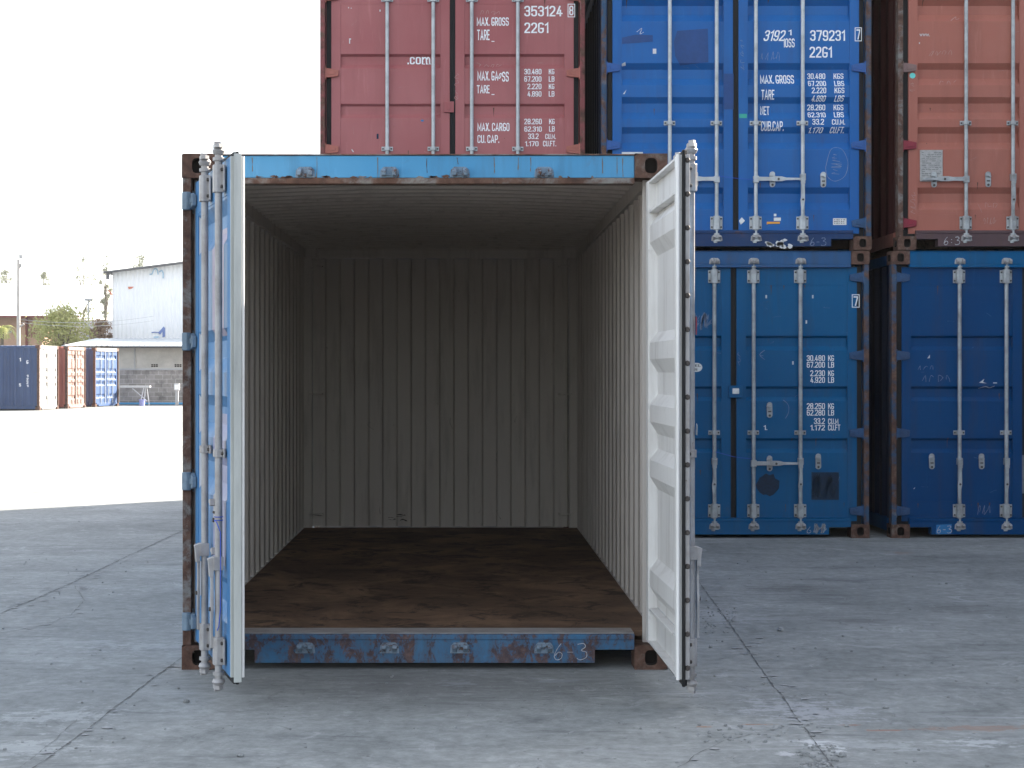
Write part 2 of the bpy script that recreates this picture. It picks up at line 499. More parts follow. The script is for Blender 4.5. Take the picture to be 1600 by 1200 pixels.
CR = [([(1085, 900), (1112, 937), (1140, 975), (1185, 1040), (1222, 1088), (1250, 1130), (1276, 1165), (1302, 1200)], 0.010, 0.22),
      ([(1252, 1137), (1215, 1139), (1180, 1145), (1130, 1158), (1095, 1176), (1062, 1200)], 0.006, 0.9),
      ([(330, 808), (284, 830), (200, 869), (110, 912), (50, 938), (-20, 968)], 0.014, 0.2),
      ([(330, 1000), (284, 1028), (200, 1090), (130, 1145), (45, 1205)], 0.010, 0.25),
      ([(-20, 962), (80, 964), (150, 966), (188, 968)], 0.008, 0.4),
      ([(116, 915), (130, 938), (112, 962), (62, 978), (-10, 992)], 0.006, 0.9),
      ([(120, 1125), (95, 1148), (60, 1178), (30, 1200)], 0.004, 0.9),
      ([(-20, 742), (150, 744), (300, 747)], 0.03, 0.4)]
cm = MB()
for pts, w, jg in CR:
    ribbon(cm, [gp(*p) for p in pts], w * 0.55, 0.003, jg, 0.03)
tag(cm.build("ground_cracks", M['crack']), kind='structure')
# crumbled concrete beside the joints
cb = MB()
def flake(x, y, r, z=0.004):
    n = random.randint(5, 8)
    a0 = random.random() * 6.28
    vs = []
    for k in range(n):
        t = a0 + 6.283 * k / n
        rr = r * random.uniform(0.5, 1.2)
        vs.append((x + math.cos(t) * rr * 1.5, y + math.sin(t) * rr, z))
    cb.add(vs, [tuple(range(n))])
for pts, dens, side in ((CR[0][0], 13, 0.05), (CR[2][0], 20, 0.06), (CR[1][0], 8, 0.03), (CR[3][0], 7, 0.03), (CR[5][0], 6, 0.03)):
    P3 = [gp(*p) for p in pts]
    for a, b in zip(P3[:-1], P3[1:]):
        for k in range(int((b - a).length * dens)):
            p = a.lerp(b, random.random())
            flake(p.x + random.gauss(0.02, side), p.y + random.gauss(0, side), random.uniform(0.004, 0.022))
tag(cb.build("crumbled_concrete", M['crumb']), kind='stuff')
gv = MB()
def pebble(x, y, r, mb=gv):
    vs, n = [], 6
    for j, (rr, zz) in enumerate(((0.75, 0.0), (1.0, 0.45), (0.6, 0.95))):
        for k in range(n):
            t = 6.283 * k / n + j * 0.4
            q = r * rr * random.uniform(0.75, 1.2)
            vs.append((x + math.cos(t) * q, y + math.sin(t) * q, zz * r * random.uniform(0.8, 1.1) if j else 0))
    fs = [(j*n+k, j*n+(k+1) % n, (j+1)*n+(k+1) % n, (j+1)*n+k) for j in range(2) for k in range(n)] + [tuple(range(2*n, 3*n))]
    mb.add(vs, fs)
for (u0, u1, v0, v1, cnt, r) in ((1245, 1310, 1165, 1200, 90, 0.007), (1095, 1150, 945, 990, 70, 0.006), (1090, 1290, 1130, 1160, 60, 0.007),
                                 (1100, 1600, 860, 1200, 90, 0.007), (0, 284, 810, 1200, 60, 0.006), (300, 1100, 1050, 1200, 70, 0.005), (60, 200, 870, 940, 14, 0.006)):
    for _ in range(cnt):
        p = gp(random.uniform(u0, u1), random.uniform(v0, v1))
        pebble(p.x, p.y, r * random.uniform(0.4, 1.5))
tag(gv.build("loose_gravel", M['stone']), kind='stuff')
for (u, v, r, lab) in ((291, 1098, 0.016, "small pale pebble on the concrete below the left door"),
                       (1220, 986, 0.022, "dark stone on the concrete right of the white door, nearer the blue containers"),
                       (1111, 1012, 0.014, "small black stone on the concrete beside the white door"),
                       (1384, 1107, 0.016, "dark stone on the open concrete, just above the rusty streaks"),
                       (376, 1182, 0.016, "dark stone at the bottom edge of the concrete left of centre"),
                       (1316, 1183, 0.02, "grey stone on the concrete beside the crumbling joint")):
    p = gp(u, v); mbp = MB(); pebble(0, 0, r, mbp)
    tag(mbp.build("stone", M['stone'], loc=(p.x, p.y, 0), smooth=False), lab, "stone", "stones lying on the concrete")

# ------------------------------------------------------------------ container builder
W2, H, LEN = 1.219, 2.591, 6.058
PIV = 1.165            # hinge axis
DY = 0.05              # outer face of a closed door behind the casting face
LW = 1.139             # leaf frame runs from u = .05 to u = LW
ZB, ZT = 0.149, 2.444
PB, PT = 0.324, 2.283  # panel between bottom and top rails

def prof(kind):
    pts = []
    if kind == 'A':
        for zt in (1.825, 1.367, 0.898):
            pts += [(zt, 0.004), (zt - 0.02, 0.034), (zt - 0.095, 0.034), (zt - 0.132, 0.004)]
    else:
        for zc in (2.235, 1.657, 1.35, 1.078, 0.533):
            pts += [(zc + 0.035, 0.004), (zc - 0.018, 0.044), (zc - 0.10, 0.044), (zc - 0.165, 0.004)]
    pts = [(PT, 0.004)] + [p for p in pts if p[0] < PT] + [(PB, 0.004)]
    return pts
PROF = {k: prof(k) for k in 'AB'}
def depth_at(kind, z):
    if kind is None: return 0.0
    P = PROF[kind]
    if z >= P[0][0] or z <= P[-1][0]: return 0.0
    for (z0, d0), (z1, d1) in zip(P[:-1], P[1:]):
        if z1 <= z <= z0:
            return d0 + (d1 - d0) * (z0 - z) / max(1e-6, z0 - z1)
    return 0.0

def casting_mesh(mb, x0, x1, y0, y1, z0, z1, front, side):
    """corner casting: a block with a rounded hole in its end face (front = y of it) and in its outer side face"""
    n = 28
    def face(cx, cz, w, h, hw, hh, P, depth):
        out, inn, bk = [], [], []
        for k in range(n):
            t = 2 * math.pi * (k + 0.5) / n
            c, s = math.cos(t), math.sin(t)
            m = max(abs(c) / (w / 2), abs(s) / (h / 2))
            out.append(P(cx + c / m, cz + s / m, 0))
            e = (abs(c / hw) ** 3.2 + abs(s / hh) ** 3.2) ** (-1 / 3.2)
            inn.append(P(cx + c * e, cz + s * e, 0))
            bk.append(P(cx + c * e, cz + s * e, depth))
        corners = [P(cx + a * w / 2, cz + b * h / 2, 0) for a, b in ((1, 1), (-1, 1), (-1, -1), (1, -1))]
        vs = out + inn + bk + corners
        fs = []
        for k in range(n):
            k2 = (k + 1) % n
            fs += [(k, k2, n + k2, n + k)]
        for ci in range(4):
            k = (ci * n // 4 + n // 8) 
            fs.append((k - 1 if k else n - 1, 3 * n + ci, k % n))
        mb.add(vs, fs, 0)
        mb.add(inn + bk, [(k, (k + 1) % n, n + (k + 1) % n, n + k) for k in range(n)], 1)
        mb.add(bk, [tuple(range(n))], 1)
    w, h = x1 - x0, z1 - z0
    sy = 1 if y1 > y0 else -1
    face((x0 + x1) / 2, (z0 + z1) / 2, w, h, 0.031, 0.038, lambda a, b, d: (a, y0 + sy * d, b), 0.05)
    d = abs(y1 - y0)
    xs_ = x1 if side > 0 else x0
    face((y0 + y1) / 2, (z0 + z1) / 2, d, h, 0.045, 0.03, lambda a, b, dd: (xs_ - side * dd, a, b), 0.03)
    xi = x0 if side > 0 else x1
    vs = [(x0, y0, z0), (x1, y0, z0), (x1, y1, z0), (x0, y1, z0), (x0, y0, z1), (x1, y0, z1), (x1, y1, z1), (x0, y1, z1)]
    fs = [(0, 3, 2, 1), (4, 5, 6, 7), (2, 3, 7, 6), (3, 0, 4, 7) if side > 0 else (1, 2, 6, 5)]
    mb.add(vs, fs, 0)

def corr(e0, e1, period, fa, sl, depth):
    """trapezoid polyline from e0 to e1, returns (e, d)"""
    pts = []
    n = max(1, round((e1 - e0) / period))
    p = (e1 - e0) / n
    k = p / period
    for i in range(n):
        b = e0 + i * p
        pts += [(b, 0.0), (b + fa * k, 0.0), (b + (fa + sl) * k, depth), (b + p - sl * k, depth)]
    pts.append((e1, 0.0))
    return pts

def bar_mesh(x, y, z0, z1, lite=False):
    """locking bar with end cams"""
    mb = MB()
    mb.cyl((x, y, z0 + 0.03), (x, y, z1 - 0.03), 0.0172, n=14)
    if lite: return mb
    for zc, s in ((z0, 1), (z1, -1)):
        mb.cyl((x, y, zc + s * 0.065), (x, y, zc + s * 0.05), 0.026, 0.026, 12)
        mb.cyl((x, y, zc + s * 0.035), (x, y, zc + s * 0.02), 0.024, 0.030, 12)
        mb.cyl((x, y, zc + s * 0.02), (x, y, zc + s * 0.008), 0.030, 0.022, 12)
        # cam jaw
        mb.prism([(x - 0.036, y - 0.008), (x - 0.012, y - 0.024), (x + 0.03, y - 0.022), (x + 0.044, y - 0.004), (x + 0.03, y + 0.016), (x - 0.018, y + 0.018)],
                 'z', zc + s * 0.008, zc - s * 0.008)
        mb.prism([(x - 0.03, y - 0.006), (x - 0.01, y - 0.02), (x + 0.004, y - 0.018), (x - 0.006, y + 0.012)], 'z', zc - s * 0.008, zc - s * 0.022)
    return mb

def bearing_mesh(x, y, zc):
    """flanged bearing block with four bolts"""
    mb = MB()
    for s in (-1, 1):
        mb.box(x + s * 0.026, x + s * 0.055, y + 0.012, y + 0.022, zc - 0.058, zc + 0.058)
        for dz in (-0.038, 0.038):
            mb.cyl((x + s * 0.042, y + 0.012, zc + dz), (x + s * 0.042, y + 0.002, zc + dz), 0.0095, 0.008, 8, 1)
    mb.prism([(x - 0.030, y + 0.021), (x - 0.030, y - 0.012), (x - 0.018, y - 0.025), (x + 0.018, y - 0.025), (x + 0.030, y - 0.012), (x + 0.030, y + 0.021)],
             'z', zc - 0.062, zc + 0.062)
    return mb

def guide_mesh(x, y, zc):
    mb = MB()
    mb.box(x - 0.052, x + 0.052, y + 0.014, y + 0.022, zc - 0.02, zc + 0.02)
    mb.prism([(x - 0.026, y + 0.014), (x - 0.026, y - 0.01), (x - 0.016, y - 0.023), (x + 0.016, y - 0.023), (x + 0.026, y - 0.01), (x + 0.026, y + 0.014)],
             'z', zc - 0.017, zc + 0.017)
    for s in (-1, 1):
        mb.cyl((x + s * 0.039, y + 0.014, zc), (x + s * 0.039, y + 0.005, zc), 0.009, 0.007, 8, 1)
    return mb

def handle_mesh(x, y, zc, mode, s):
    """door handle: hub on the bar, then a flat lever with a widened middle; 'out' lies across the door, 'down' hangs"""
    mb = MB()
    mb.box(x - 0.024, x + 0.024, y - 0.026, y + 0.018, zc - 0.03, zc + 0.03)
    if mode == 'out':
        P = [(0.02, 0.021), (0.13, 0.019), (0.17, 0.026), (0.23, 0.024), (0.27, 0.013), (0.40, 0.011)]
        top = [(x + s * a, zc + h) for a, h in P]
        bot = [(x + s * a, zc - h * 0.8) for a, h in reversed(P)]
        mb.prism(top + bot, 'y', y - 0.030, y - 0.018)
        mb.cyl((x + s * 0.2, y - 0.03, zc), (x + s * 0.2, y - 0.036, zc), 0.011, n=10, mi=1)
    else:
        xo = x + s * 0.004
        P = [(0.0, 0.022), (0.05, 0.019), (0.10, 0.014), (0.16, 0.018), (0.21, 0.024), (0.25, 0.018), (0.30, 0.012), (0.38, 0.009)]
        a = [(xo - h + 0.006 * math.sin(d * 14), zc - d) for d, h in P]
        b = [(xo + h * 0.7 + 0.006 * math.sin(d * 14), zc - d) for d, h in reversed(P)]
        mb.prism(a + b, 'y', y - 0.036, y - 0.024)
        mb.cyl((xo, y - 0.036, zc - 0.205), (xo, y - 0.043, zc - 0.205), 0.010, n=10, mi=1)
        # the hooked hub plate
        mb.prism([(y - 0.05, zc + 0.02), (y - 0.024, zc + 0.03), (y - 0.024, zc - 0.06), (y - 0.042, zc - 0.06), (y - 0.046, zc + 0.0)], 'x', xo - 0.02, xo + 0.02)
    return mb

def catch_mesh(x, z):
    """handle retainer: rounded plate with a hook"""
    mb = MB()
    n = 14
    poly = []
    for k in range(n):
        t = 2 * math.pi * k / n
        poly.append((x + 0.026 * math.cos(t), z + (0.045 if math.sin(t) > 0 else -0.045) + 0.026 * math.sin(t)))
    mb.prism(poly, 'y', 0.0, -0.012)
    mb.prism([(x - 0.03, z + 0.04), (x + 0.012, z + 0.05), (x + 0.022, z + 0.02), (x + 0.008, z + 0.015), (x - 0.005, z + 0.028), (x - 0.03, z + 0.026)], 'y', -0.012, -0.034)
    mb.cyl((x, -0.012, z - 0.05), (x, -0.02, z - 0.05), 0.011, n=10, mi=1)
    mb.box(x - 0.014, x + 0.014, -0.012, -0.018, z - 0.02, z - 0.008, 1)
    return mb

def hinge_mesh(z, s):
    """hinge blade from the post pin across the gasket on to the door frame (u outwards from the pin)"""
    mb = MB()
    poly = [(-0.028, z - 0.036), (0.018, z - 0.042), (0.075, z - 0.036), (0.116, z - 0.028), (0.12, z + 0.024), (0.075, z + 0.034), (0.018, z + 0.044), (-0.028, z + 0.040)]
    mb.prism([(s * a, b) for a, b in poly], 'y', -0.026, -0.004)
    mb.cyl((s * -0.012, -0.014, z - 0.058), (s * -0.012, -0.014, z + 0.058), 0.0175, n=12)
    mb.prism([(s * a, b) for a, b in ((0.03, z - 0.02), (0.09, z - 0.012), (0.09, z + 0.012), (0.03, z + 0.02))], 'y', -0.031, -0.025)
    return mb

def build_leaf(root, s, kind, c):
    """one door leaf; s = +1 left leaf (runs to +x from its hinge), s = -1 right leaf. Door > its gear."""
    ang = c.get('open_l' if s > 0 else 'open_r', 0.0)
    paint_o = c.get('door_paint', c['paint']); paint_i = c.get('inner', paint_o)
    T = 0.055
    mb = MB()
    def bx(u0, u1, y0, y1, z0, z1, mi=0): mb.box(s * u0, s * u1, y0, y1, z0, z1, mi)
    # frame members, each an outer and an inner half so that the two paints meet inside
    def member(u0, u1, z0, z1):
        bx(u0, u1, 0, 0.0076, z0, z1, 0)
        bx(u0, u1, 0.0076, T, z0, z1, 1)
    member(0.05, 0.135, ZB, ZT)
    member(LW - 0.085, LW, ZB, ZT)
    zr = [(PT, ZT), (ZB, PB)]
    for z0, z1 in zr:
        # rails are shallow channels seen from inside
        bx(0.135, LW - 0.085, 0.002, 0.0072, z0, z1, 0)
        bx(0.135, LW - 0.085, 0.0072, 0.015, z0, z1, 1)
        for za in (z0, z1):
            zz0, zz1 = (za, za + 0.012) if za == z0 else (za - 0.012, za)
            bx(0.135, LW - 0.085, 0.015, T - 0.003, zz0, zz1, 1)
    P = [(d, z) for z, d in PROF[kind]]
    mb.slab(P, (0.004, 0), 'x', s * 0.135, s * (LW - 0.085), (0, 1))
    door = mb.build("door", [paint_o, paint_i], root, bevel=0.003)
    door.location = (-s * PIV, DY, 0)
    door.rotation_euler = (0, 0, -s * ang)
    if c.get('door_label_l' if s > 0 else 'door_label_r'): door['label'] = c['door_label_l' if s > 0 else 'door_label_r']
    lite = c.get('lite', False)
    # gasket all round
    gk = MB()
    def gb(u0, u1, y0, y1, z0, z1): gk.box(s * u0, s * u1, y0, y1, z0, z1)
    gb(0.006, 0.049, 0.012, 0.032, ZB - 0.03, ZT + 0.02)
    gb(LW + 0.0005, LW + (0.026 if not ang else 0.02), 0.012 if not ang else 0.022, 0.032 if not ang else 0.036, ZB - 0.03, ZT + 0.02)
    gb(0.05, LW, 0.012, 0.032, ZT + 0.0005, ZT + 0.02)
    gb(0.05, LW, 0.012, 0.032, ZB - 0.03, ZB - 0.0005)
    gk.build("gasket", M['gasket'], door, bevel=0.004)
    by = -0.028
    hm = c['hinge']
    for i, z in enumerate((2.352, 1.647, 0.947, 0.243)):
        hmm = hm[i] if isinstance(hm, (list, tuple)) else hm
        if not lite: hinge_mesh(z, s).build("hinge", hmm, door, bevel=0.004)
    gal = c.get('galv', M['galv'])
    hz = 0.672 if kind == 'A' else 0.637
    gz = 0.95 if kind == 'A' else 1.147
    if ang: gz = 1.13 if s > 0 else 1.13
    for j, uo in enumerate((0.60, 0.177)):
        x = s * (PIV - uo)
        bar_mesh(x, by, 0.085, 2.505, lite).build("locking_bar", gal, door, smooth=True)
        if lite: continue
        for z in (2.36, 0.245):
            bearing_mesh(x, by, z).build("bar_bearing", [gal, M['bolt']], door, bevel=0.003)
        guide_mesh(x, by, gz).build("bar_guide", [gal, M['bolt']], door, bevel=0.002)
    modes = c.get('handles_l' if s > 0 else 'handles_r', (('down', 1), ('out', 1)))
    for j, uo in enumerate((0.60, 0.177)):
        md = modes[j]
        if lite or md is None: continue
        x = s * (PIV - uo)
        zz = hz + (0.02 if md[0] == 'down' else 0) + (md[2] if len(md) > 2 else 0)
        handle_mesh(x, by, zz, md[0], md[1]).build("handle", [gal, M['bolt']], door, bevel=0.002)
    if not lite:
        for (u, z) in c.get('catch_l' if s > 0 else 'catch_r', ((0.40, hz), (0.80, hz))):
            catch_mesh(s * u, z).build("handle_catch", [gal, M['bolt']], door, bevel=0.002)
    return door

def build_container(name, loc, rz, c, label, cat="container", group=None):
    root = empty(name, loc, rz)
    tag(root, label, cat, group)
    po, pi = c['paint'], c.get('inner', c['paint'])
    cast = c.get('cast', M['rust']); post = c.get('post', M['rust2'])
    lite = c.get('lite', False)
    # castings
    for sx in (-1, 1):
        for yb in (0, 1):
            for zb in (0, 1):
                mb = MB()
                x0, x1 = sorted((sx * (W2 - 0.165), sx * W2))
                y0, y1 = (0, 0.178) if yb == 0 else (LEN, LEN - 0.178)
                z0, z1 = (0, 0.122) if zb == 0 else (H - 0.122, H)
                if lite: mb.box(x0, x1, y0, y1, z0, z1)
                else: casting_mesh(mb, x0, x1, y0, y1, z0, z1, y0, sx)
                mb.build("corner_casting", [cast if yb == 0 else c.get('cast_rear', cast), M['hole']], root, bevel=0.004)
    # posts
    for sx in (-1, 1):
        mb = MB()
        mb.box(sx * 1.172, sx * 1.216, 0.006, 0.11, 0.122, H - 0.122)
        mb.box(sx * 1.104, sx * 1.172, 0.096, 0.124, 0.122, H - 0.122, 1)
        mb.build("corner_post", [post, c.get('post_in', pi)], root, bevel=0.004)
        mb = MB()
        mb.box(sx * 1.10, sx * 1.216, LEN - 0.10, LEN - 0.004, 0.122, H - 0.122, 1)
        mb.build("corner_post", [post, pi], root, bevel=0.004)
    # door header and sill
    mb = MB()
    mb.box(-(W2 - 0.165), W2 - 0.165, 0.012, 0.10, 2.470, 2.582)
    mb.box(-(W2 - 0.165), W2 - 0.165, 0.006, 0.10, 2.4405, 2.4695, 1 if c.get('lip') else 0)
    mb.box(-(W2 - 0.165), W2 - 0.165, 0.002, 0.12, 2.5825, 2.589, 1 if c.get('lip') else 0)
    hd = mb.build("door_header", [c.get('header', po), c.get('lip', po)], root, bevel=0.004)
    mb = MB()
    xa, xb = 0.856, W2 - 0.165
    mb.prism([(-xb, 0.098), (-xa, 0.098), (-xa, 0.032), (xa, 0.032), (xa, 0.098), (xb, 0.098), (xb, 0.150), (-xb, 0.150)], 'y', 0.014, 0.12)
    mb.box(-xb, xb, 0.008, 0.165, 0.1505, 0.176, 0)
    mb.box(-xb, xb, 0.03, 0.2, 0.1765, 0.181, 1)
    sl = mb.build("door_sill", [c.get('sill', po), c.get('sill_top', po)], root, bevel=0.004)
    if not lite:
        for xo in (-0.60, -0.177, 0.177, 0.60):
            for (z, s) in ((2.497, 1), (0.108, -1)):
                mb = MB()
                mb.prism([(xo - 0.05, z - 0.026), (xo + 0.05, z - 0.026), (xo + 0.046, z + 0.012), (xo + 0.03, z + 0.028), (xo - 0.03, z + 0.028), (xo - 0.046, z + 0.012)], 'y', 0.004, 0.0115)
                for d in (-0.027, 0.027):
                    mb.prism([(0.004, z - 0.022), (-0.03, z - 0.012 * s - 0.006), (-0.038, z + 0.004), (-0.022, z + 0.017), (0.004, z + 0.022)], 'x', xo + d - 0.011, xo + d + 0.011)
                mb.box(xo - 0.018, xo + 0.018, -0.008, 0.0035, z - s * 0.012 - 0.005, z - s * 0.012 + 0.005)
                mb.build("cam_keeper", c.get('keeper', M['galv_warm']), root, bevel=0.004)
    # side walls
    y0, y1 = 0.125, LEN - 0.1005
    for sx in (-1, 1):
        pts = corr(y0, y1, 0.278, 0.10, 0.039, 0.036)
        line = [(sx * (1.205 - d), y) for y, d in pts]
        mb = MB()
        mb.slab(line, (-sx * 0.003, 0), 'z', 0.171, 2.469, (0, 1))
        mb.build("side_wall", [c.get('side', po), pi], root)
        mb = MB()
        mb.box(sx * 1.148, sx * 1.214, 0.1785, LEN - 0.1785, 2.47, 2.56)
        mb.build("top_side_rail", [pi if c.get('inner') else po], root, bevel=0.004)
        mb = MB()
        mb.box(sx * 1.2015, sx * 1.214, 0.1785, LEN - 0.1785, 0.05, 0.168)
        mb.build("bottom_side_rail", [po], root, bevel=0.004)
        mb = MB()
        mb.box(sx * 1.1645, sx * 1.2012, 0.1785, LEN - 0.102, 0.06, 0.1695)
        mb.build("floor_edge_strip", [pi], root)
    # front (blind) end wall
    pts = corr(-1.099, 1.099, 0.248, 0.108, 0.016, 0.032)
    mb = MB()
    mb.slab([(x, LEN - 0.02 - d) for x, d in pts], (0, -0.003), 'z', 0.171, 2.469, (0, 1))
    mb.build("end_wall", [po, pi], root)
    mb = MB()
    mb.box(-1.053, 1.053, LEN - 0.09, LEN - 0.006, 2.4705, 2.585)
    mb.build("top_end_rail", [pi], root, bevel=0.004)
    mb = MB()
    mb.box(-1.053, 1.053, LEN - 0.09, LEN - 0.006, 0.03, 0.168)
    mb.build("bottom_end_rail", [pi], root, bevel=0.004)
    # roof, cambered, pressed across
    pts = corr(0.101, LEN - 0.03, 0.209, 0.075, 0.0295, 0.028)
    mb = MB()
    cam_h = c.get('camber', 0.02)
    def warp(p):
        return (p[0], p[1], p[2] + cam_h * math.cos(p[0] / 1.2 * math.pi / 2) * min(1, (p[1] - 0.09) / 0.5, (LEN - 0.02 - p[1]) / 0.5) - 0.012)
    mb.slab([(y, 2.584 - d) for y, d in pts], (0, -0.003), 'x', -1.17, 1.17, (0, 1), 10, warp)
    mb.build("roof", [po, pi], root, smooth=False)
    # floor
    mb = MB()
    ys_f = [0.2005, 0.9, 2.1, 3.3, 4.5, LEN - 0.1]
    for a_, b_ in zip(ys_f[:-1], ys_f[1:]):
        mb.box(-1.164, 1.164, a_, b_ - 0.004, 0.14, 0.168)
    for k in range(9):
        yy = 0.5 + k * 0.62
        mb.box(-1.16, 1.16, yy, yy + 0.05, 0.045, 0.1395)
    mb.build("floor", [c.get('floor', M['ply'])], root)
    doors = [build_leaf(root, 1, c['kind'], c), build_leaf(root, -1, c['kind'], c)]
    return root, doors, hd, sl

# ------------------------------------------------------------------ writing and marks
def arc(cx, cy, rx, ry, a0, a1, n=5):
    return [(cx + rx * math.cos(R(a0 + (a1 - a0) * k / n)), cy + ry * math.sin(R(a0 + (a1 - a0) * k / n))) for k in range(n + 1)]
GW = 0.40
def glyphs():
    W, r, q = GW, 0.16, 0.17
    G = {}
    loop = arc(W - r, 1 - q, r, q, 0, 90) + arc(r, 1 - q, r, q, 90, 180) + arc(r, q, r, q, 180, 270) + arc(W - r, q, r, q, 270, 360)
    G['0'] = G['O'] = (W, [(loop, True)])
    G['1'] = (0.19, [([(0.0, 0.82), (0.10, 0.88), (0.19, 1.0), (0.19, 0.0)], False)])
    G['I'] = (0.0, [([(0, 0), (0, 1)], False)])
    G['2'] = (W, [(arc(r, 1 - q, r, q, 180, 90) + arc(W - r, 1 - q, r, q, 90, 0) + [(W, 0.70), (W * 0.9, 0.55), (0.02, 0.1), (0.0, 0.0), (W, 0.0)], False)])
    G['3'] = (W, [(arc(r, 1 - q, r, q, 180, 90) + arc(W - r, 1 - q, r, q, 90, 0) + [(W, 0.68)] + arc(W - r, 0.68, r, 0.15, 0, -90, 3) + [(0.16, 0.53)], False),
                  ([(0.2, 0.53)] + arc(W - r, 0.38, r, 0.15, 90, 0, 3) + arc(W - r, q, r, q, 0, -90) + arc(r, q, r, q, 270, 180), False)])
    G['4'] = (W + 0.03, [([(W + 0.03, 0.24), (0.0, 0.24), (W * 0.62, 1.0)], False), ([(W * 0.74, 0.58), (W * 0.74, 0.0)], False)])
    G['5'] = (W, [([(W, 1.0), (0.02, 1.0), (0.0, 0.52), (0.1, 0.6)] + arc(W - r, 0.62 - q, r, q, 90, 0) + arc(W - r, q, r, q, 0, -90) + arc(r, q, r, q, 270, 180), False)])
    G['6'] = (W, [(arc(W - r, 1 - q, r, q, 10, 90) + arc(r, 1 - q, r, q, 90, 180) + arc(r, q, r, q, 180, 270) + arc(W - r, q, r, q, 270, 360) + arc(W - r, 0.58 - q, r, q, 0, 90) + [(0.14, 0.58), (0.0, 0.5)], False)])
    G['7'] = (W, [([(0.0, 1.0), (W, 1.0), (W * 0.96, 0.82), (W * 0.42, 0.0)], False)])
    G['8'] = (W, [(arc(W - r, 1 - q, r, q, 0, 90) + arc(r, 1 - q, r, q, 90, 180) + arc(r, 0.68, r, 0.14, 180, 270) + arc(W - r, 0.68, r, 0.14, 270, 360), True),
                  (arc(r, 0.38, r, 0.15, 90, 180, 3) + arc(r, q, r, q, 180, 270) + arc(W - r, q, r, q, 270, 360) + arc(W - r, 0.38, r, 0.15, 0, 90, 3), False)])
    G['9'] = (W, [([(W - a, 1 - b) for a, b in G['6'][1][0][0]], False)])
    G['A'] = (W + 0.06, [([(0, 0), (W / 2 + 0.03, 1.0), (W + 0.06, 0)], False), ([(0.1, 0.28), (W - 0.04, 0.28)], False)])
    G['B'] = (W, [([(0, 0), (0, 1)] + arc(W - r, 1 - q, r, q, 90, 0) + arc(W - r, 0.68, r, 0.15, 0, -90, 3) + [(0.08, 0.53)], False), ([(0.2, 0.53)] + arc(W - r, 0.38, r, 0.15, 90, 0, 3) + arc(W - r, q, r, q, 0, -90) + [(0.08, 0)], False)])
    C_ = arc(W - r, 1 - q, r, q, -15, 90) + arc(r, 1 - q, r, q, 90, 180) + arc(r, q, r, q, 180, 270) + arc(W - r, q, r, q, 270, 375)
    G['C'] = (W, [(C_, False)])
    G['E'] = (W * 0.8, [([(W * .8, 1), (0, 1), (0, 0), (W * .8, 0)], False), ([(0.08, 0.52), (W * .7, 0.52)], False)])
    G['F'] = (W * 0.8, [([(W * .8, 1), (0, 1), (0, 0)], False), ([(0.08, 0.52), (W * .7, 0.52)], False)])
    G['G'] = (W, [(arc(W - r, 1 - q, r, q, 20, 90) + arc(r, 1 - q, r, q, 90, 180) + arc(r, q, r, q, 180, 270) + arc(W - r, q, r, q, 270, 360) + [(W, 0.42), (W * 0.5, 0.42)], False)])
    G['K'] = (W, [([(0, 0), (0, 1)], False), ([(W, 1), (0.09, 0.46)], False), ([(0.2, 0.62), (W + 0.02, 0)], False)])
    G['L'] = (W * 0.8, [([(0, 1), (0, 0), (W * .8, 0)], False)])
    G['M'] = (W + 0.16, [([(0, 0), (0, 1), (W / 2 + .08, 0.2), (W + .16, 1), (W + .16, 0)], False)])
    G['N'] = (W + 0.02, [([(0, 0), (0, 1), (W + .02, 0), (W + .02, 1)], False)])
    G['P'] = (W, [([(0, 0), (0, 1)] + arc(W - r, 1 - q, r, q, 90, 0) + arc(W - r, 0.45 + q, r, q, 0, -90) + [(0.08, 0.45)], False)])
    G['R'] = (W, [([(0, 0), (0, 1)] + arc(W - r, 1 - q, r, q, 90, 0) + arc(W - r, 0.47 + q, r, q, 0, -90) + [(0.08, 0.47)], False), ([(W * .5, 0.41), (W + .01, 0)], False)])
    S_ = arc(W - r, 1 - q, r, q, 5, 90) + arc(r, 1 - q, r, q, 90, 180) + arc(r, 0.68, r, 0.15, 180, 250, 3) + arc(W - r, 0.35, r, 0.16, 70, 0, 3) + arc(W - r, q, r, q, 0, -90) + arc(r, q, r, q, 270, 175)
    G['S'] = (W, [(S_, False)])
    G['T'] = (W, [([(0, 1), (W, 1)], False), ([(W / 2, 0.93), (W / 2, 0)], False)])
    G['U'] = (W, [([(0, 1)] + arc(r, q, r, q, 180, 270) + arc(W - r, q, r, q, 270, 360) + [(W, 1)], False)])
    G['V'] = (W + .06, [([(0, 1), (W / 2 + .03, 0), (W + .06, 1)], False)])
    G['X'] = (W, [([(0, 0), (W, 1)], False), ([(0, 1), (W * .42, .58)], False), ([(W * .58, .42), (W, 0)], False)])
    G['w'] = (W + .1, [([(0, .65), (.12, 0), (.25, .6), (.38, 0), (W + .1, .65)], False)])
    G['o'] = (W * .85, [([(a * .85, b * .68) for a, b in loop], True)])
    G['c'] = (W * .8, [([(a * .8, b * .68) for a, b in C_], False)])
    G['m'] = (W * 1.5, [([(0, 0), (0, .68)], False), ([(.06, .52)] + arc(W * .55, .5, .13, .18, 150, 0, 4) + [(W * .75 + .08, 0)], False), ([(W * .75 + .14, .52)] + arc(W * 1.28, .5, .13, .18, 150, 0, 4) + [(W * 1.5 + .06, 0)], False)])
    G['.'] = (0.0, [([(0, -0.0), (0, 0.05)], False)])
    return G
GLY = glyphs()
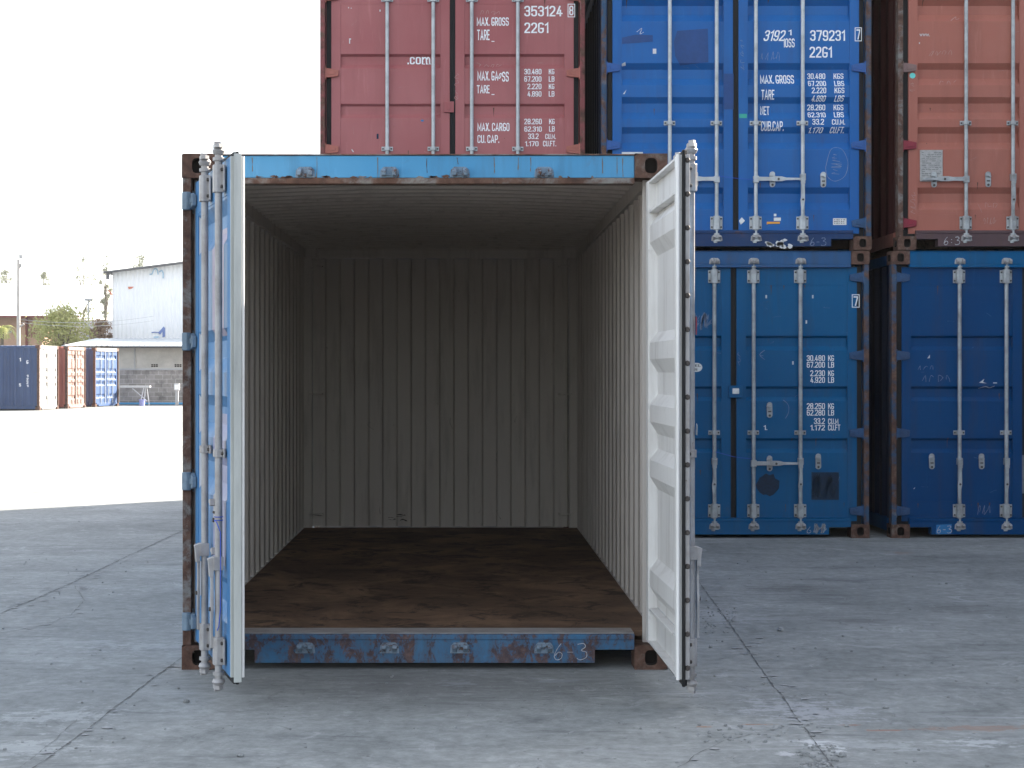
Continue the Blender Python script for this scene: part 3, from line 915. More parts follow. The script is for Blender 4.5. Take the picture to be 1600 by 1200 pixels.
def text_bm(st, bold=0.0, shear=0.0, spacing=1.0, t=0.15):
    """stencil-like condensed capitals, laid out from strokes of even width; returned inside the unit square"""
    t = t + bold
    bm = bmesh.new()
    x, k = 0.0, 0
    for ch in st:
        if ch == ' ': x += 0.26; continue
        w, strokes = GLY[ch]
        for pts, closed in strokes:
            k += 1
            P = [Vector((p[0], p[1])) for p in pts]
            Q = [P[0]]
            for p in P[1:]:
                if (p - Q[-1]).length > 0.004: Q.append(p)
            if closed and (Q[0] - Q[-1]).length < 0.004: Q.pop()
            n = len(Q)
            L = []
            for i in range(n):
                a = Q[i - 1] if (i or closed) else None
                b = Q[(i + 1) % n] if (i < n - 1 or closed) else None
                d1 = (Q[i] - a).normalized() if a is not None else None
                d2 = (b - Q[i]).normalized() if b is not None else None
                if d1 is None: d1 = d2
                if d2 is None: d2 = d1
                n1, n2 = Vector((-d1.y, d1.x)), Vector((-d2.y, d2.x))
                mt = (n1 + n2)
                mt = n1 if mt.length < 0.05 else mt.normalized()
                sc = min(2.2, 1.0 / max(0.35, mt.dot(n1)))
                c = Q[i].copy()
                if not closed and i == 0: c -= d2 * t * 0.5 if ch in 'LETFZ.I1' or True else 0
                if not closed and i == n - 1: c += d1 * t * 0.5
                L.append((c + mt * t * 0.5 * sc, c - mt * t * 0.5 * sc))
            vs = []
            for a, b in L:
                vs.append((bm.verts.new((x + a.x + shear * a.y, -0.00012 * (k % 6), a.y)), bm.verts.new((x + b.x + shear * b.y, -0.00012 * (k % 6), b.y))))
            m_ = n if closed else n - 1
            for i in range(m_):
                a, b = vs[i], vs[(i + 1) % n]
                bm.faces.new((a[0], a[1], b[1], b[0]))
        x += w + t + 0.085 * spacing
    xs_ = [v.co.x for v in bm.verts]; ys_ = [v.co.z for v in bm.verts]
    a, b, cc, d = min(xs_), max(xs_), min(ys_), max(ys_)
    for v in bm.verts:
        v.co = Vector(((v.co.x - a) / (b - a), v.co.y, (v.co.z - cc) / (d - cc)))
    return bm

class Marks:
    """collects flat marks given in photograph pixels and lays them on a closed door leaf's folded surface"""
    def __init__(s, D, lift=0.0022):
        s.D = D; s.bm = bmesh.new(); s.lift = lift; s.gx, s.gz = 0.045, 0.006
    def w(s, u, v): 
        p = px(u, v, s.D); return p.x, p.z
    def _merge(s, bm):
        me = bpy.data.meshes.new("tmp"); bm.to_mesh(me); s.bm.from_mesh(me)
        bpy.data.meshes.remove(me); bm.free()
    def text(s, string, u0, u1, v0, v1, bold=0.0, shear=0.0, spacing=1.0):
        bm = text_bm(string, 0.0 if bold > 0 else bold, shear, spacing)
        x0, z1 = s.w(u0, v0); x1, z0 = s.w(u1, v1)
        for v in bm.verts:
            v.co = Vector((x0 + v.co.x * (x1 - x0), v.co.y, z0 + v.co.z * (z1 - z0)))
        s._merge(bm); return s
    def poly(s, pts):
        f = [s.bm.verts.new((s.w(u, v)[0], 0, s.w(u, v)[1])) for u, v in pts]
        s.bm.faces.new(f); return s
    def rect(s, u0, u1, v0, v1): return s.poly([(u0, v1), (u1, v1), (u1, v0), (u0, v0)])
    def frame(s, u0, u1, v0, v1, t=1.0):
        s.rect(u0, u1, v0, v0 + t); s.rect(u0, u1, v1 - t, v1)
        s.rect(u0, u0 + t, v0 + t, v1 - t); return s.rect(u1 - t, u1, v0 + t, v1 - t)
    def stroke(s, pts, w=0.9, smooth=3, jit=0.25):
        P = [Vector((u, v, 0)) for u, v in pts]
        if smooth and len(P) > 2:
            Q = []
            for i in range(len(P) - 1):
                p0, p1, p2, p3 = P[max(i-1, 0)], P[i], P[i+1], P[min(i+2, len(P)-1)]
                for k in range(smooth):
                    t = k / smooth
                    Q.append(0.5 * ((2*p1) + (p2-p0)*t + (2*p0-5*p1+4*p2-p3)*t*t + (3*p1-p0-3*p2+p3)*t*t*t))
            Q.append(P[-1]); P = Q
        L = []
        for i, p in enumerate(P):
            d = (P[min(i+1, len(P)-1)] - P[max(i-1, 0)])
            if d.length < 1e-6: d = Vector((1, 0, 0))
            d.normalize()
            nrm = Vector((-d.y, d.x, 0)) * w * 0.5 * random.uniform(1 - jit * 2, 1 + jit)
            L.append((p + nrm, p - nrm))
        for (a, b), (c2, d2) in zip(L[:-1], L[1:]):
            s.poly([(a.x, a.y), (b.x, b.y), (d2.x, d2.y), (c2.x, c2.y)])
        return s
    def blot(s, u, v, ru, rv, n=14, jag=0.3):
        return s.poly([(u + ru * math.cos(-6.283*k/n) * random.uniform(1-jag, 1+jag*0.4), v + rv * math.sin(-6.283*k/n) * random.uniform(1-jag, 1+jag*0.4)) for k in range(n)])
    def build(s, name, mat, parent, kind=None, world_y=None, label=None):
        """kind: door profile to follow (None = flat). parent: closed, unrotated door or other part"""
        bm = s.bm
        pw = parent.matrix_world.translation if False else (Vector(parent.location) + (Vector(parent.parent.location) if parent.parent else Vector((0, 0, 0))))
        for v in bm.verts: v.co.x -= pw.x; v.co.z -= pw.z
        if kind:
            for z, _ in PROF[kind]:
                bmesh.ops.bisect_plane(bm, geom=bm.verts[:] + bm.edges[:] + bm.faces[:], plane_co=(0, 0, z), plane_no=(0, 0, 1))
            for v in bm.verts:
                v.co.y += depth_at(kind, v.co.z) - s.lift
        else:
            for v in bm.verts: v.co.y += (world_y - pw.y if world_y is not None else 0) - s.lift
        for f in bm.faces:
            f.normal_update()
            if f.normal.y > 0: f.normal_flip()
        # pieces that stand apart become parts of their own
        bm.verts.ensure_lookup_table(); bm.verts.index_update()
        par = list(range(len(bm.verts)))
        def find(i):
            while par[i] != i: par[i] = par[par[i]]; i = par[i]
            return i
        for e in bm.edges:
            a, b = find(e.verts[0].index), find(e.verts[1].index)
            if a != b: par[a] = b
        isl = {}
        for v in bm.verts: isl.setdefault(find(v.index), []).append(v)
        bb = [[min(v.co.x for v in vs), max(v.co.x for v in vs), min(v.co.z for v in vs), max(v.co.z for v in vs), [k]] for k, vs in isl.items()]
        merged = True
        while merged:
            merged = False
            for i in range(len(bb)):
                for j in range(len(bb) - 1, i, -1):
                    A, B = bb[i], bb[j]
                    if max(A[0], B[0]) - min(A[1], B[1]) < s.gx and max(A[2], B[2]) - min(A[3], B[3]) < s.gz:
                        bb[i] = [min(A[0], B[0]), max(A[1], B[1]), min(A[2], B[2]), max(A[3], B[3]), A[4] + B[4]]
                        bb.pop(j); merged = True
        out = None
        for grp in bb:
            ks = set(grp[4])
            me = bpy.data.meshes.new(name)
            idx, vs, fs = {}, [], []
            for f in bm.faces:
                if find(f.verts[0].index) in ks:
                    q = []
                    for v in f.verts:
                        if v.index not in idx: idx[v.index] = len(vs); vs.append(tuple(v.co))
                        q.append(idx[v.index])
                    fs.append(q)
            me.from_pydata(vs, [], fs)
            me.materials.append(mat)
            o = bpy.data.objects.new(name, me); COL.objects.link(o); o.parent = parent
            if label: o["label"] = label
            out = out or o
        bm.free()
        return out

def chalk_63(m, u, v, h, dash='-'):
    k = h / 20.0
    m.stroke([(u + 8*k, v - 19*k), (u + 3*k, v - 12*k), (u, v - 4*k), (u + 3*k, v), (u + 8*k, v - 2*k), (u + 9*k, v - 7*k), (u + 5*k, v - 9*k), (u + 1*k, v - 5*k)], 1.0)
    if dash == '-': m.stroke([(u + 15*k, v - 9*k), (u + 22*k, v - 9*k)], 1.0)
    else:
        m.stroke([(u + 17*k, v - 13*k), (u + 19*k, v - 12*k)], 1.2); m.stroke([(u + 17*k, v - 6*k), (u + 19*k, v - 5*k)], 1.2)
    m.stroke([(u + 27*k, v - 18*k), (u + 34*k, v - 19*k), (u + 36*k, v - 15*k), (u + 31*k, v - 11*k), (u + 37*k, v - 9*k), (u + 37*k, v - 3*k), (u + 30*k, v), (u + 26*k, v - 2*k)], 1.0)
    return m
def scribble(m, u0, u1, v0, v1, n, w=0.8):
    """a line of chalk handwriting, along the longer side of the box"""
    wide = (u1 - u0) >= (v1 - v0)
    L, Hh = ((u1 - u0), (v1 - v0)) if wide else ((v1 - v0), (u1 - u0))
    k = max(2, n // 3)
    for i in range(k):
        a = L * i / k; st = L / k
        pts = [(a + st * random.uniform(-.1, .15), Hh * random.uniform(.5, 1)), (a + st * random.uniform(.1, .5), Hh * random.uniform(0, .3)), (a + st * random.uniform(.3, .7), Hh * random.uniform(.2, .5)),
               (a + st * random.uniform(.2, .6), Hh * random.uniform(.7, 1)), (a + st * random.uniform(.7, 1.1), Hh * random.uniform(.1, .7))][:random.randint(3, 5)]
        pts = [(u0 + p, v0 + q) if wide else (u0 + q, v1 - p) for p, q in pts]
        m.stroke(pts, w * 0.8, 4)
    return m

# ------------------------------------------------------------------ the open container in front
OPEN_Y = F / 311.4
OPEN_X = (663.5 - U0) / 311.4
c_open = dict(paint=M['blue_open'], inner=M['inner'], kind='B', hinge=M['hinge_open'], open_l=R(73.0), open_r=R(91.0),
              sill=M['blue_sill'], sill_top=M['galv_warm'], header=M['blue_header'], lip=M['rust2'], post=M['rust2'], galv=M['galv_warm'],
              cast_rear=M['inner'], keeper=paint("rusty_keeper_paint", (0.16, 0.24, 0.32), (0.24, 0.28, 0.33), 0.6, 0.6, rust_scale=24), camber=0.035, post_in=M['inner'],
              handles_l=(('down', -1), ('down', -1, -0.02)), handles_r=(('down', 1), ('down', 1, 0.03)),
              catch_l=((0.75, 0.86), (0.80, 0.64)), catch_r=((0.40, 0.64),),
              door_label_l="open left door seen from its blue outer side with two grey locking bars",
              door_label_r="open right door showing its white pressed inner face")
op, op_doors, op_hd, op_sl = build_container("shipping_container", (OPEN_X, OPEN_Y, 0), 0, c_open,
    "open light blue container in front, rusty, empty, both doors swung wide")
# inner faces of the two doors are white
for d in op_doors: d.data.materials[1] = M['door_white']
dl, dr = op_doors
for sx in (-1, 1):
    for z in (2.40, 1.31, 0.285):
        mb = MB(); yb = LEN - 0.115
        mb.tube([(sx * 1.115, yb + 0.012, z), (sx * 1.105, yb - 0.02, z), (sx * 1.02, yb - 0.02, z - 0.004), (sx * 1.01, yb + 0.05, z)], 0.007, 6)
        mb.build("lashing_bar", M['inner'], op)
for d, s, mt in ((dl, 1, M['edge_pale']), (dr, -1, M['galv_warm'])):
    mb = MB()
    if s > 0:
        # worn pale edge, ridged lengthwise
        mb.box(s*(LW + 0.0005), s*(LW + 0.006), 0.0, 0.021, ZB, ZT)
        mb.box(s*(LW + 0.0005), s*(LW + 0.004), 0.037, 0.052, ZB, ZT)
        mb.box(s*(LW + 0.0205), s*(LW + 0.024), 0.012, 0.046, ZB - 0.02, ZT + 0.01)
    else:
        mb.box(s*(LW + 0.0005), s*(LW + 0.006), 0.001, 0.021, ZB, ZT)
    mb.build("edge_strip", mt, d, bevel=0.002)
for k in range(16):
    mb = MB()
    z = 0.2 + k * 0.148
    mb.cyl((-(LW + 0.006), 0.011, z), (-(LW + 0.015), 0.011, z), 0.0125, 0.009, 8)
    mb.build("edge_bolt", M['bolt'], dr, smooth=True)
mb = MB()
mb.box(-(LW - 0.03), -(LW + 0.004), 0.0585, 0.0615, ZB, ZT)
for sx in (-1, 1):
    for z in (2.352, 1.647, 0.947, 0.243):
        mb = MB()
        mb.prism([(sx * 1.1716, -0.016), (sx * 1.19, -0.026), (sx * 1.2165, -0.012), (sx * 1.2185, 0.02), (sx * 1.2165, 0.05), (sx * 1.1716, 0.05)], 'z', z - 0.045, z + 0.045)
        mb.prism([(sx * 1.148, -0.018), (sx * 1.171, -0.018), (sx * 1.171, 0.03), (sx * 1.148, 0.03)], 'z', z - 0.034, z + 0.04)
        mb.build("hinge_lug", M['hinge_open'], op, bevel=0.005)
for d, s in ((dl, 1), (dr, -1)):
    mb = MB(); mb.cyl((s * (LW + 0.009), 0.0535, ZB), (s * (LW + 0.009), 0.0535, ZT), 0.0085, n=10)  # bead added to catch a thin sunlit rim on the free edge
    mb.build("sun_rim_bead", M['door_white'], d, smooth=True)
def leaf_decal(door, s, u0, u1, z0, z1, mat, name):
    zs = sorted({z0, z1} | {z for z, _ in PROF['B'] if z0 < z < z1})
    mb = MB()
    vs = []
    for z in zs:
        y = depth_at('B', z) - 0.0015
        vs += [(s * u0, y, z), (s * u1, y, z)]
    mb.add(vs, [(2*k, 2*k+1, 2*k+3, 2*k+2) for k in range(len(zs) - 1)])
    mb.build(name, mat, door)
leaf_decal(dl, 1, 0.60, 0.94, 1.66, 2.16, flat("faded_pink_decal", (0.42, 0.36, 0.44), 0.45, 0.2, 6), "faded_decal")
leaf_decal(dl, 1, 0.62, 1.00, 0.62, 1.30, flat("faded_lavender_decal", (0.33, 0.33, 0.46), 0.45, 0.3, 6), "faded_decal")
# things tied to the doors
mb = MB()
x2 = PIV - 0.177
pts = [(x2 + 0.02, -0.05, 0.83), (x2 + 0.05, -0.045, 0.825), (x2 + 0.065, -0.03, 0.78), (x2 + 0.07, -0.03, 0.62), (x2 + 0.065, -0.03, 0.44), (x2 + 0.05, -0.035, 0.36), (x2 + 0.035, -0.04, 0.34)]
mb.tube(pts, 0.0022, 5)
for z in (0.83, 0.845):
    ring = [(x2 + 0.0195 * math.cos(t), -0.028 + 0.0195 * math.sin(t), z) for t in [6.283 * k / 12 for k in range(13)]]
    mb.tube(ring, 0.002, 5)
mb.build("tie_wire", M['bluewire'], dl)
mb = MB()
mb.box(-(PIV - 0.177) - 0.03, -(PIV - 0.177) - 0.012, -0.050, -0.046, 1.66, 1.74)
mb.build("tape", M['redtape'], dr)
# scuffs low on the inside of the end wall and on the floor
ew = [o for o in op.children if o.name.startswith("end_wall")][0]
WY = OPEN_Y + LEN - 0.0555
M['scuff'] = flat("black_scuff", (0.06, 0.055, 0.05), 0.8); M['scuff_pale'] = flat("grey_scuff", (0.24, 0.225, 0.205), 0.8)
m = Marks(WY, 0.001)
for (a, b, c_, d_, n_) in ((603, 634, 800, 818, 5), (480, 492, 800, 806, 2)):
    for _ in range(n_):
        u, v = random.uniform(a, b), random.uniform(c_, d_)
        m.stroke([(u, v), (u + random.uniform(3, 9), v + random.uniform(-2, 2)), (u + random.uniform(10, 16), v + random.uniform(-3, 3))], random.uniform(0.6, 1.8), 3, 0.4)
m.build("scuff", M['scuff'], ew, None, WY)
m = Marks(WY, 0.0014)
for _ in range(9):
    u, v = random.uniform(500, 885), random.uniform(640, 815)
    m.stroke([(u, v), (u + random.gauss(0, 3), v + random.uniform(2, 8)), (u + random.gauss(0, 4), v + random.uniform(9, 20))], random.uniform(0.5, 1.5), 3, 0.4)
m.build("scuff", M['scuff_pale'], ew, None, WY)
# chalk figures on the sill
m = Marks(OPEN_Y + 0.014, 0.002)
chalk_63(m, 866, 1031, 27)
m.build("chalk_mark", M['chalk'], op_sl, None, OPEN_Y + 0.014)
# drip cracks on the header
m = Marks(OPEN_Y + 0.012, 0.001)
m.gx = 0.004; m.stroke([(667, 247), (666.5, 258), (667.5, 270)], 1.2, 3); m.stroke([(714, 246), (715, 252), (716, 257)], 1.2, 3)
m.build("rust_run", M['bolt'], op_hd, None, OPEN_Y + 0.012)
m = Marks(OPEN_Y + 0.012, 0.001); m.gx = 0.004
for uu, l in ((394, 22), (495, 33), (590, 32), (772, 25), (810, 20), (829, 22), (941, 25), (964, 30), (973, 30)):
    m.stroke([(uu, 246), (uu + random.uniform(-.6, .6), 246 + l * 0.5), (uu + random.uniform(-.8, .8), 246 + l)], 1.3, 3, 0.4)
m.build("rust_run", flat("rust_run_stain", (0.16, 0.13, 0.09), 0.8), op_hd, None, OPEN_Y + 0.012)

# ------------------------------------------------------------------ the stack behind
SY = 15.23
def sx_(uc, D): return (uc - U0) / F * D
col_x = [sx_(707, 15.5), sx_(1151, SY), sx_(1614.8, SY)]
low_x = [sx_(700, 15.4), sx_(1147.5, SY), sx_(1604.5, SY)]

# upper left, maroon
c_red = dict(paint=M['red'], kind='A', hinge=M['hinge_red'], post=M['rustred'], keeper=M['red'], cast=M['rust'], post_in=M['red'],
             galv=M['galv_pale'])
red, red_d, red_h, red_s = build_container("shipping_container", (col_x[0], 15.5, H + 0.008), 0, c_red,
    "maroon container at the upper left of the stack, lettered .com, above the open one", group="stacked containers")
D = 15.5 + DY
rd = red_d[1]
m = Marks(D); m.text("353124", 819, 879, 8, 25.5); m.text("22G1", 819, 857, 34, 51.6)
m.build("serial_number", M['white'], rd, 'A')
m = Marks(D); m.frame(887, 898.5, 6, 27, 1.1); m.text("8", 889.5, 896, 9, 24)
m.build("check_digit", M['white'], rd, None, D)
m = Marks(D)
m.text("MAX. GROSS", 745, 795, 26, 40.5); m.text("TARE", 745.5, 765, 45, 63); m.rect(768, 772.5, 64, 65.2)
m.text("MAX. GA", 746, 778.5, 110, 126); m.text("o", 778.5, 784, 114, 123, shear=0.4); m.text("SS", 784.5, 795, 112, 127.5)
m.text("TARE", 745, 765, 132, 146); m.rect(768, 772.5, 147, 148.2)
m.text("MAX. CARGO", 746, 796, 191, 205); m.text("CU. CAP.", 746, 780, 210, 223.5)
m.build("lettering", M['white'], rd, 'A')
m = Marks(D)
for i, (a, b) in enumerate((("30.480", "KG"), ("67.200", "LB"), ("2.220", "KG"), ("4.890", "LB"))):
    v = 107.5 + i * 11.6
    m.text(a, 819 if len(a) == 6 else 824, 846, v, v + 8.6, 0.012); m.text(b, 857.5, 866.3, v, v + 8.6, 0.012)
for i, (a, b) in enumerate((("28.260", "KG"), ("62.310", "LB"), ("33.2", "CU.M."), ("1.170", "CU.FT."))):
    v = 185.5 + i * 11.5
    w = {6: 27.5, 4: 16.5, 5: 21.5}[len(a)]
    r = 846.5 if len(a) == 6 else 841.5
    m.text(a, r - w, r, v, v + 8.6, 0.012)
    m.text(b, {2: 858, 5: 852, 6: 848.5}[len(b)], {2: 866.8, 5: 868.5, 6: 869}[len(b)], v, v + 8.6, 0.012)
m.build("weight_figures", M['white'], rd, 'A')
ld = red_d[0]
m = Marks(D)
m.text(".com", 636.5, 672.5, 88, 99.5, -0.02)
for (a, b, v) in ((660.5, 664, 99.2), (665.3, 668.6, 99.2), (669.5, 673.6, 99.2), (659.8, 662.5, 89.3)):
    m.rect(a, b, v - 0.6, v + 0.5)
m.build("lettering", M['white'], ld, 'A')
m = Marks(D); m.rect(545.5, 547, 60, 68); m.rect(547, 548.5, 60, 62); m.rect(544, 545.3, 11, 13); m.rect(548, 549.3, 12, 13.4); m.rect(593, 594.6, 15, 18)
m.poly([(549, 234), (552, 238), (553, 237), (550, 233)])
m.build("paint_fleck", M['white_worn'], ld, 'A')
m = Marks(D); m.blot(660, 188.5, 2.6, 1.8); m.build("paint_fleck", M['patch_cyan'], ld, 'A', label="small blue paint fleck")
m = Marks(D); m.rect(588.5, 591.5, 209, 217); m.build("paint_fleck", M['patch_dark'], ld, 'A', label="small dark paint fleck")
m = Marks(D)
for (a, b, c_, d_) in ((710, 717, 112, 157), (750, 786, 16, 23), (748, 784, 100, 106)):
    scribble(m, a, b, c_, d_, 12, 0.8)
m.build("chalk_mark", M['chalk_pink'], rd, None, D)
mb = MB()   # padlock box over the closing joint
mb.box(-0.035, 0.055, -0.022, -0.002, 0, 0.10); mb.box(0.0, 0.02, -0.035, -0.022, 0.02, 0.09)
o = mb.build("lock_box", M['red'], rd, bevel=0.004)
o.location = (-PIV + (px(700, 176, D).x - col_x[0]) - 0.0, 0, px(700, 176, D).z - H - 0.008)

# upper middle, bright blue
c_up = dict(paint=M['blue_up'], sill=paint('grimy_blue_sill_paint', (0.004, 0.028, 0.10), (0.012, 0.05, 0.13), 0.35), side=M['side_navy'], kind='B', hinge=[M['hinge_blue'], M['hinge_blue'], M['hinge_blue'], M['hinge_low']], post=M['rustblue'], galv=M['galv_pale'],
            handles_l=(('down', -1), ('out', -1)), handles_r=(('down', -1), ('out', 1)), catch_r=((0.375, 0.637), (0.835, 0.64)), catch_l=((0.40, 0.64), (0.80, 0.64)))
up, up_d, up_h, up_s = build_container("shipping_container", (col_x[1], SY, H + 0.008), 0, c_up,
    "bright blue container numbered 379231, between maroon and brick red ones", group="stacked containers")
D = SY + DY
rd, ld = up_d[1], up_d[0]
m = Marks(D); m.text("3192", 1193, 1228, 46, 64, 0.03, 0.25); m.text("1", 1231.5, 1237, 46, 55, 0.03); m.text("IOSS", 1225, 1241.7, 60, 74, 0.03)
m.text("379231", 1265.7, 1320.5, 46, 64, 0.03); m.text("22G1", 1264.7, 1300, 71.7, 90, 0.03)
m.build("serial_number", M['white'], rd, 'B')
m = Marks(D); m.frame(1335.5, 1346.5, 43, 64.5, 1.1); m.text("7", 1338, 1344, 46, 62, 0.03)
m.build("check_digit", M['white'], rd, None, D)
m = Marks(D); m.text("MAX. GROSS", 1188.7, 1241.7, 115, 130.7, 0.03); m.text("TARE", 1189.7, 1210, 139, 155.7, 0.03)
m.text("NET", 1189.3, 1203.3, 164, 180, 0.03); m.text("CUB.CAP.", 1189.3, 1225, 188.3, 204.3, 0.03)
m.build("lettering", M['white'], rd, 'B')
m = Marks(D)
rows = (("30.480", "KGS", 113.3), ("67.200", "LBS", 125.6), ("2.220", "KGS", 136.7), ("4.890", "LBS", 149), ("28.260", "KGS", 162.3), ("62.310", "LBS", 174), ("33.2", "CU.M.", 185.7), ("1.170", "CU.FT.", 198.3))
for a, b, v in rows:
    sh = 0.2 if a in ("4.890", "1.170") else 0
    r = {6: 1291, 5: 1291, 4: 1287.5}[len(a)]
    if a == "1.170": r = 1287
    w = {6: 28.3, 5: 22.7, 4: 18.3}[len(a)]
    m.text(a, r - w, r, v, v + 9, 0.02, sh)
    m.text(b, {3: 1304, 5: 1300, 6: 1297.5}[len(b)], {3: 1319.5, 5: 1320.5, 6: 1319.5}[len(b)], v, v + 9, 0.02, sh)
m.build("weight_figures", M['white'], rd, 'B')
m = Marks(D)
scribble(m, 1188, 1222, 80, 95, 12, 0.7)
m.stroke([(1290, 262), (1297, 236), (1307, 230), (1318, 236), (1325, 255), (1320, 275), (1305, 283), (1293, 276), (1290, 262)], 0.8, 4)
scribble(m, 1298, 1316, 238, 272, 22, 0.8)
m.build("chalk_mark", M['chalk_dim'], rd, 'B')
m = Marks(D); scribble(m, 1156, 1164, 55, 110, 16, 0.8)
m.build("chalk_mark", M['chalk_dim'], rd, None, D)
m = Marks(D); m.poly([(1154.5, 345), (1159, 339.5), (1164, 345), (1157.5, 351)]); m.rect(1209, 1220, 340, 345); m.rect(1209, 1213, 334, 338)
m.build("paper_scrap", M['sticker'], rd, None, D)
m = Marks(D); m.rect(1301.5, 1322.5, 341, 351.5)
lab_ = m.build("label_sticker", M['sticker'], rd, None, D)
m = Marks(D, 0.004)
for r in range(3):
    for k in range(5): m.rect(1303 + k * 3.6, 1303 + k * 3.6 + random.uniform(1.5, 3), 343 + r * 2.6, 344.1 + r * 2.6)
m.build("label_print", M['ink'], rd, None, D)
m = Marks(D); m.poly([(1198, 346.5), (1218.5, 346.5), (1218.5, 349.5), (1200, 350), (1198, 351)]); m.build("orange_tape", M['orange'], rd, None, D)
m = Marks(D); m.rect(1155, 1167, 178, 184.5); m.build("green_sticker", M['green'], rd, None, D)
m = Marks(D); m.poly([(1053, 65), (1058, 48), (1106, 44.5), (1107, 97), (1063, 102), (1055, 88)])
m.build("paint_patch", M['patch_blue'], ld, 'B')
m = Marks(D); m.poly([(966, 60), (993, 54), (1020, 55), (1020, 65), (995, 67), (967, 69)])
m.build("paint_patch", M['patch_blue'], ld, 'B')
m = Marks(D); m.rect(1020, 1025.5, 76, 84); m.poly([(971, 100), (977, 97), (978, 102), (972, 103)]); m.poly([(973, 147), (979, 140), (976, 147)]); m.stroke([(995, 50), (1003, 44), (1000, 53), (1006, 50)], 0.8)
m.rect(970, 1004.5, 237.5, 250)
m.build("paint_fleck", M['white_worn'], ld, 'B')
m = Marks(SY + 0.014); chalk_63(m, 1266, 384, 13)
m.build("chalk_mark", M['chalk_dim'], up_s, None, SY + 0.014)
m = Marks(SY + 0.014)
for _ in range(16):
    uu = random.uniform(1197, 1234); m.blot(uu, random.uniform(374, 386), random.uniform(1.5, 5), random.uniform(2, 5), 8, 0.5)
m.build("peeling_paint", M['white_worn'], up_s, None, SY + 0.014)
m = Marks(D); m.rect(1131, 1146, 115, 171); m.build("paint_patch", M['patch_blue'], ld, None, D)
mb = MB()
p0, p1 = px(1122, 275, SY - 0.02), px(1178, 281, SY - 0.02)
mb.tube([Vector((p0.x, p0.y, p0.z)) - Vector(up.location), Vector(((p0.x + p1.x) / 2, p0.y, p0.z - 0.02)) - Vector(up.location), p1 - Vector(up.location)], 0.0022, 5)
mb.build("tie_wire", M['bluewire'], up)

# upper right, brick red
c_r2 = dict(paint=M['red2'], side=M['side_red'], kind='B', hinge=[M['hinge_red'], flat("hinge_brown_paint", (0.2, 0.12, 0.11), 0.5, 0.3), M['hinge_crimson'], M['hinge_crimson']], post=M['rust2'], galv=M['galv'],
            sill=paint("dull_maroon_sill_paint", (0.075, 0.045, 0.05), (0.1, 0.06, 0.065), 0.3),
            handles_l=(('out', -1), ('down', -1)), catch_l=((0.28, 0.637), (0.77, 0.64)))
r2, r2_d, r2_h, r2_s = build_container("shipping_container", (col_x[2], SY, H + 0.008), 0, c_r2,
    "brick red container upper right with a grey data plate on its door", group="stacked containers")
ld = r2_d[0]
m = Marks(D); m.text("www.", 1437, 1453, 52.5, 57, 0.03); m.rect(1436, 1437.5, 66, 68.5); m.build("lettering", M['white_worn'], ld, 'B')
mb = MB()
a, b = px(1437.3, 283.5, D), px(1472.7, 234.5, D)
pw = Vector(r2.location) + Vector(ld.location)
mb.box(a.x - pw.x, b.x - pw.x, -0.006, 0.003, a.z - pw.z, b.z - pw.z)
pl = mb.build("data_plate", M['plate'], ld, bevel=0.001)
m = Marks(D, 0.0075)
for r in range(13):
    v = 238 + r * 3.3
    u = 1440
    while u < 1469:
        w = random.uniform(2, 7)
        if random.random() < 0.75: m.rect(u, min(u + w, 1470), v, v + random.uniform(0.7, 1.2))
        u += w + 1.2
m.build("plate_print", flat("grey_plate_print", (0.16, 0.16, 0.16), 0.6), ld, None, D)
m = Marks(D); m.blot(1425.7, 118.3, 4.6, 4.6, 20, 0.05); m.build("teal_sticker", M['teal'], ld, None, D)
m = Marks(D); scribble(m, 1452, 1492, 78, 88, 14, 0.8); scribble(m, 1469, 1500, 124, 132, 9, 0.9); m.stroke([(1486, 32), (1495, 25), (1494, 30), (1500, 28)], 1.0); scribble(m, 1537, 1556, 338, 351, 12, 0.8)
scribble(m, 1540, 1565, 315, 325, 8, 0.6)
m.build("chalk_mark", M['chalk_pink'], ld, 'B')
m = Marks(D); scribble(m, 1422, 1431, 300, 335, 12, 0.8); scribble(m, 1421, 1430, 128, 143, 8, 0.7)
m.build("chalk_mark", M['chalk_pink'], ld, None, D)
m = Marks(SY + 0.014); chalk_63(m, 1475, 382.5, 13, ':'); m.build("chalk_mark", M['chalk'], r2_s, None, SY + 0.014)

# lower middle, deep blue
c_lo = dict(paint=M['blue_low'], kind='A', hinge=M['hinge_low'], post=M['rustblue'], galv=M['galv'], header=paint("blue_header_rusted", (0.015, 0.075, 0.19), (0.03, 0.1, 0.22), 0.3),
            handles_l=(None, ('down', -1)), handles_r=(('down', -1), ('out', 1)), catch_r=((0.84, 0.955 + 0.2), (0.40, 0.69), (0.84, 0.672)), catch_l=((0.79, 0.672),))
lo, lo_d, lo_h, lo_s = build_container("shipping_container", (low_x[1], SY, 0), 0, c_lo,
    "deep blue bottom container just right of the open one, weights painted on its door", group="stacked containers")
rd, ld = lo_d[1], lo_d[0]
m = Marks(D); m.frame(1331, 1343, 460, 480.5, 1.1); m.text("7", 1333.6, 1340.6, 463, 478, 0.03)
m.build("check_digit", M['white'], rd, None, D)
m = Marks(D)
for a, b, v in (("30.480", "KG", 555), ("67.200", "LB", 565.4), ("2.230", "KG", 578.6), ("4.920", "LB", 589), ("28.250", "KG", 630), ("62.280", "LB", 640.2), ("33.2", "CU.M", 653.4), ("1.172", "CU.FT", 663.4)):
    w = {6: 28.5, 5: 23, 4: 17.3}[len(a)]
    m.text(a, 1289 - w, 1289, v, v + 9.2, 0.02); m.text(b, 1294, {2: 1303.2, 4: 1310, 5: 1313}[len(b)], v, v + 9.2, 0.02)
m.text("1.", 1193, 1199, 664, 672, 0.03)
m.build("weight_figures", M['white'], rd, 'A')
m = Marks(D)
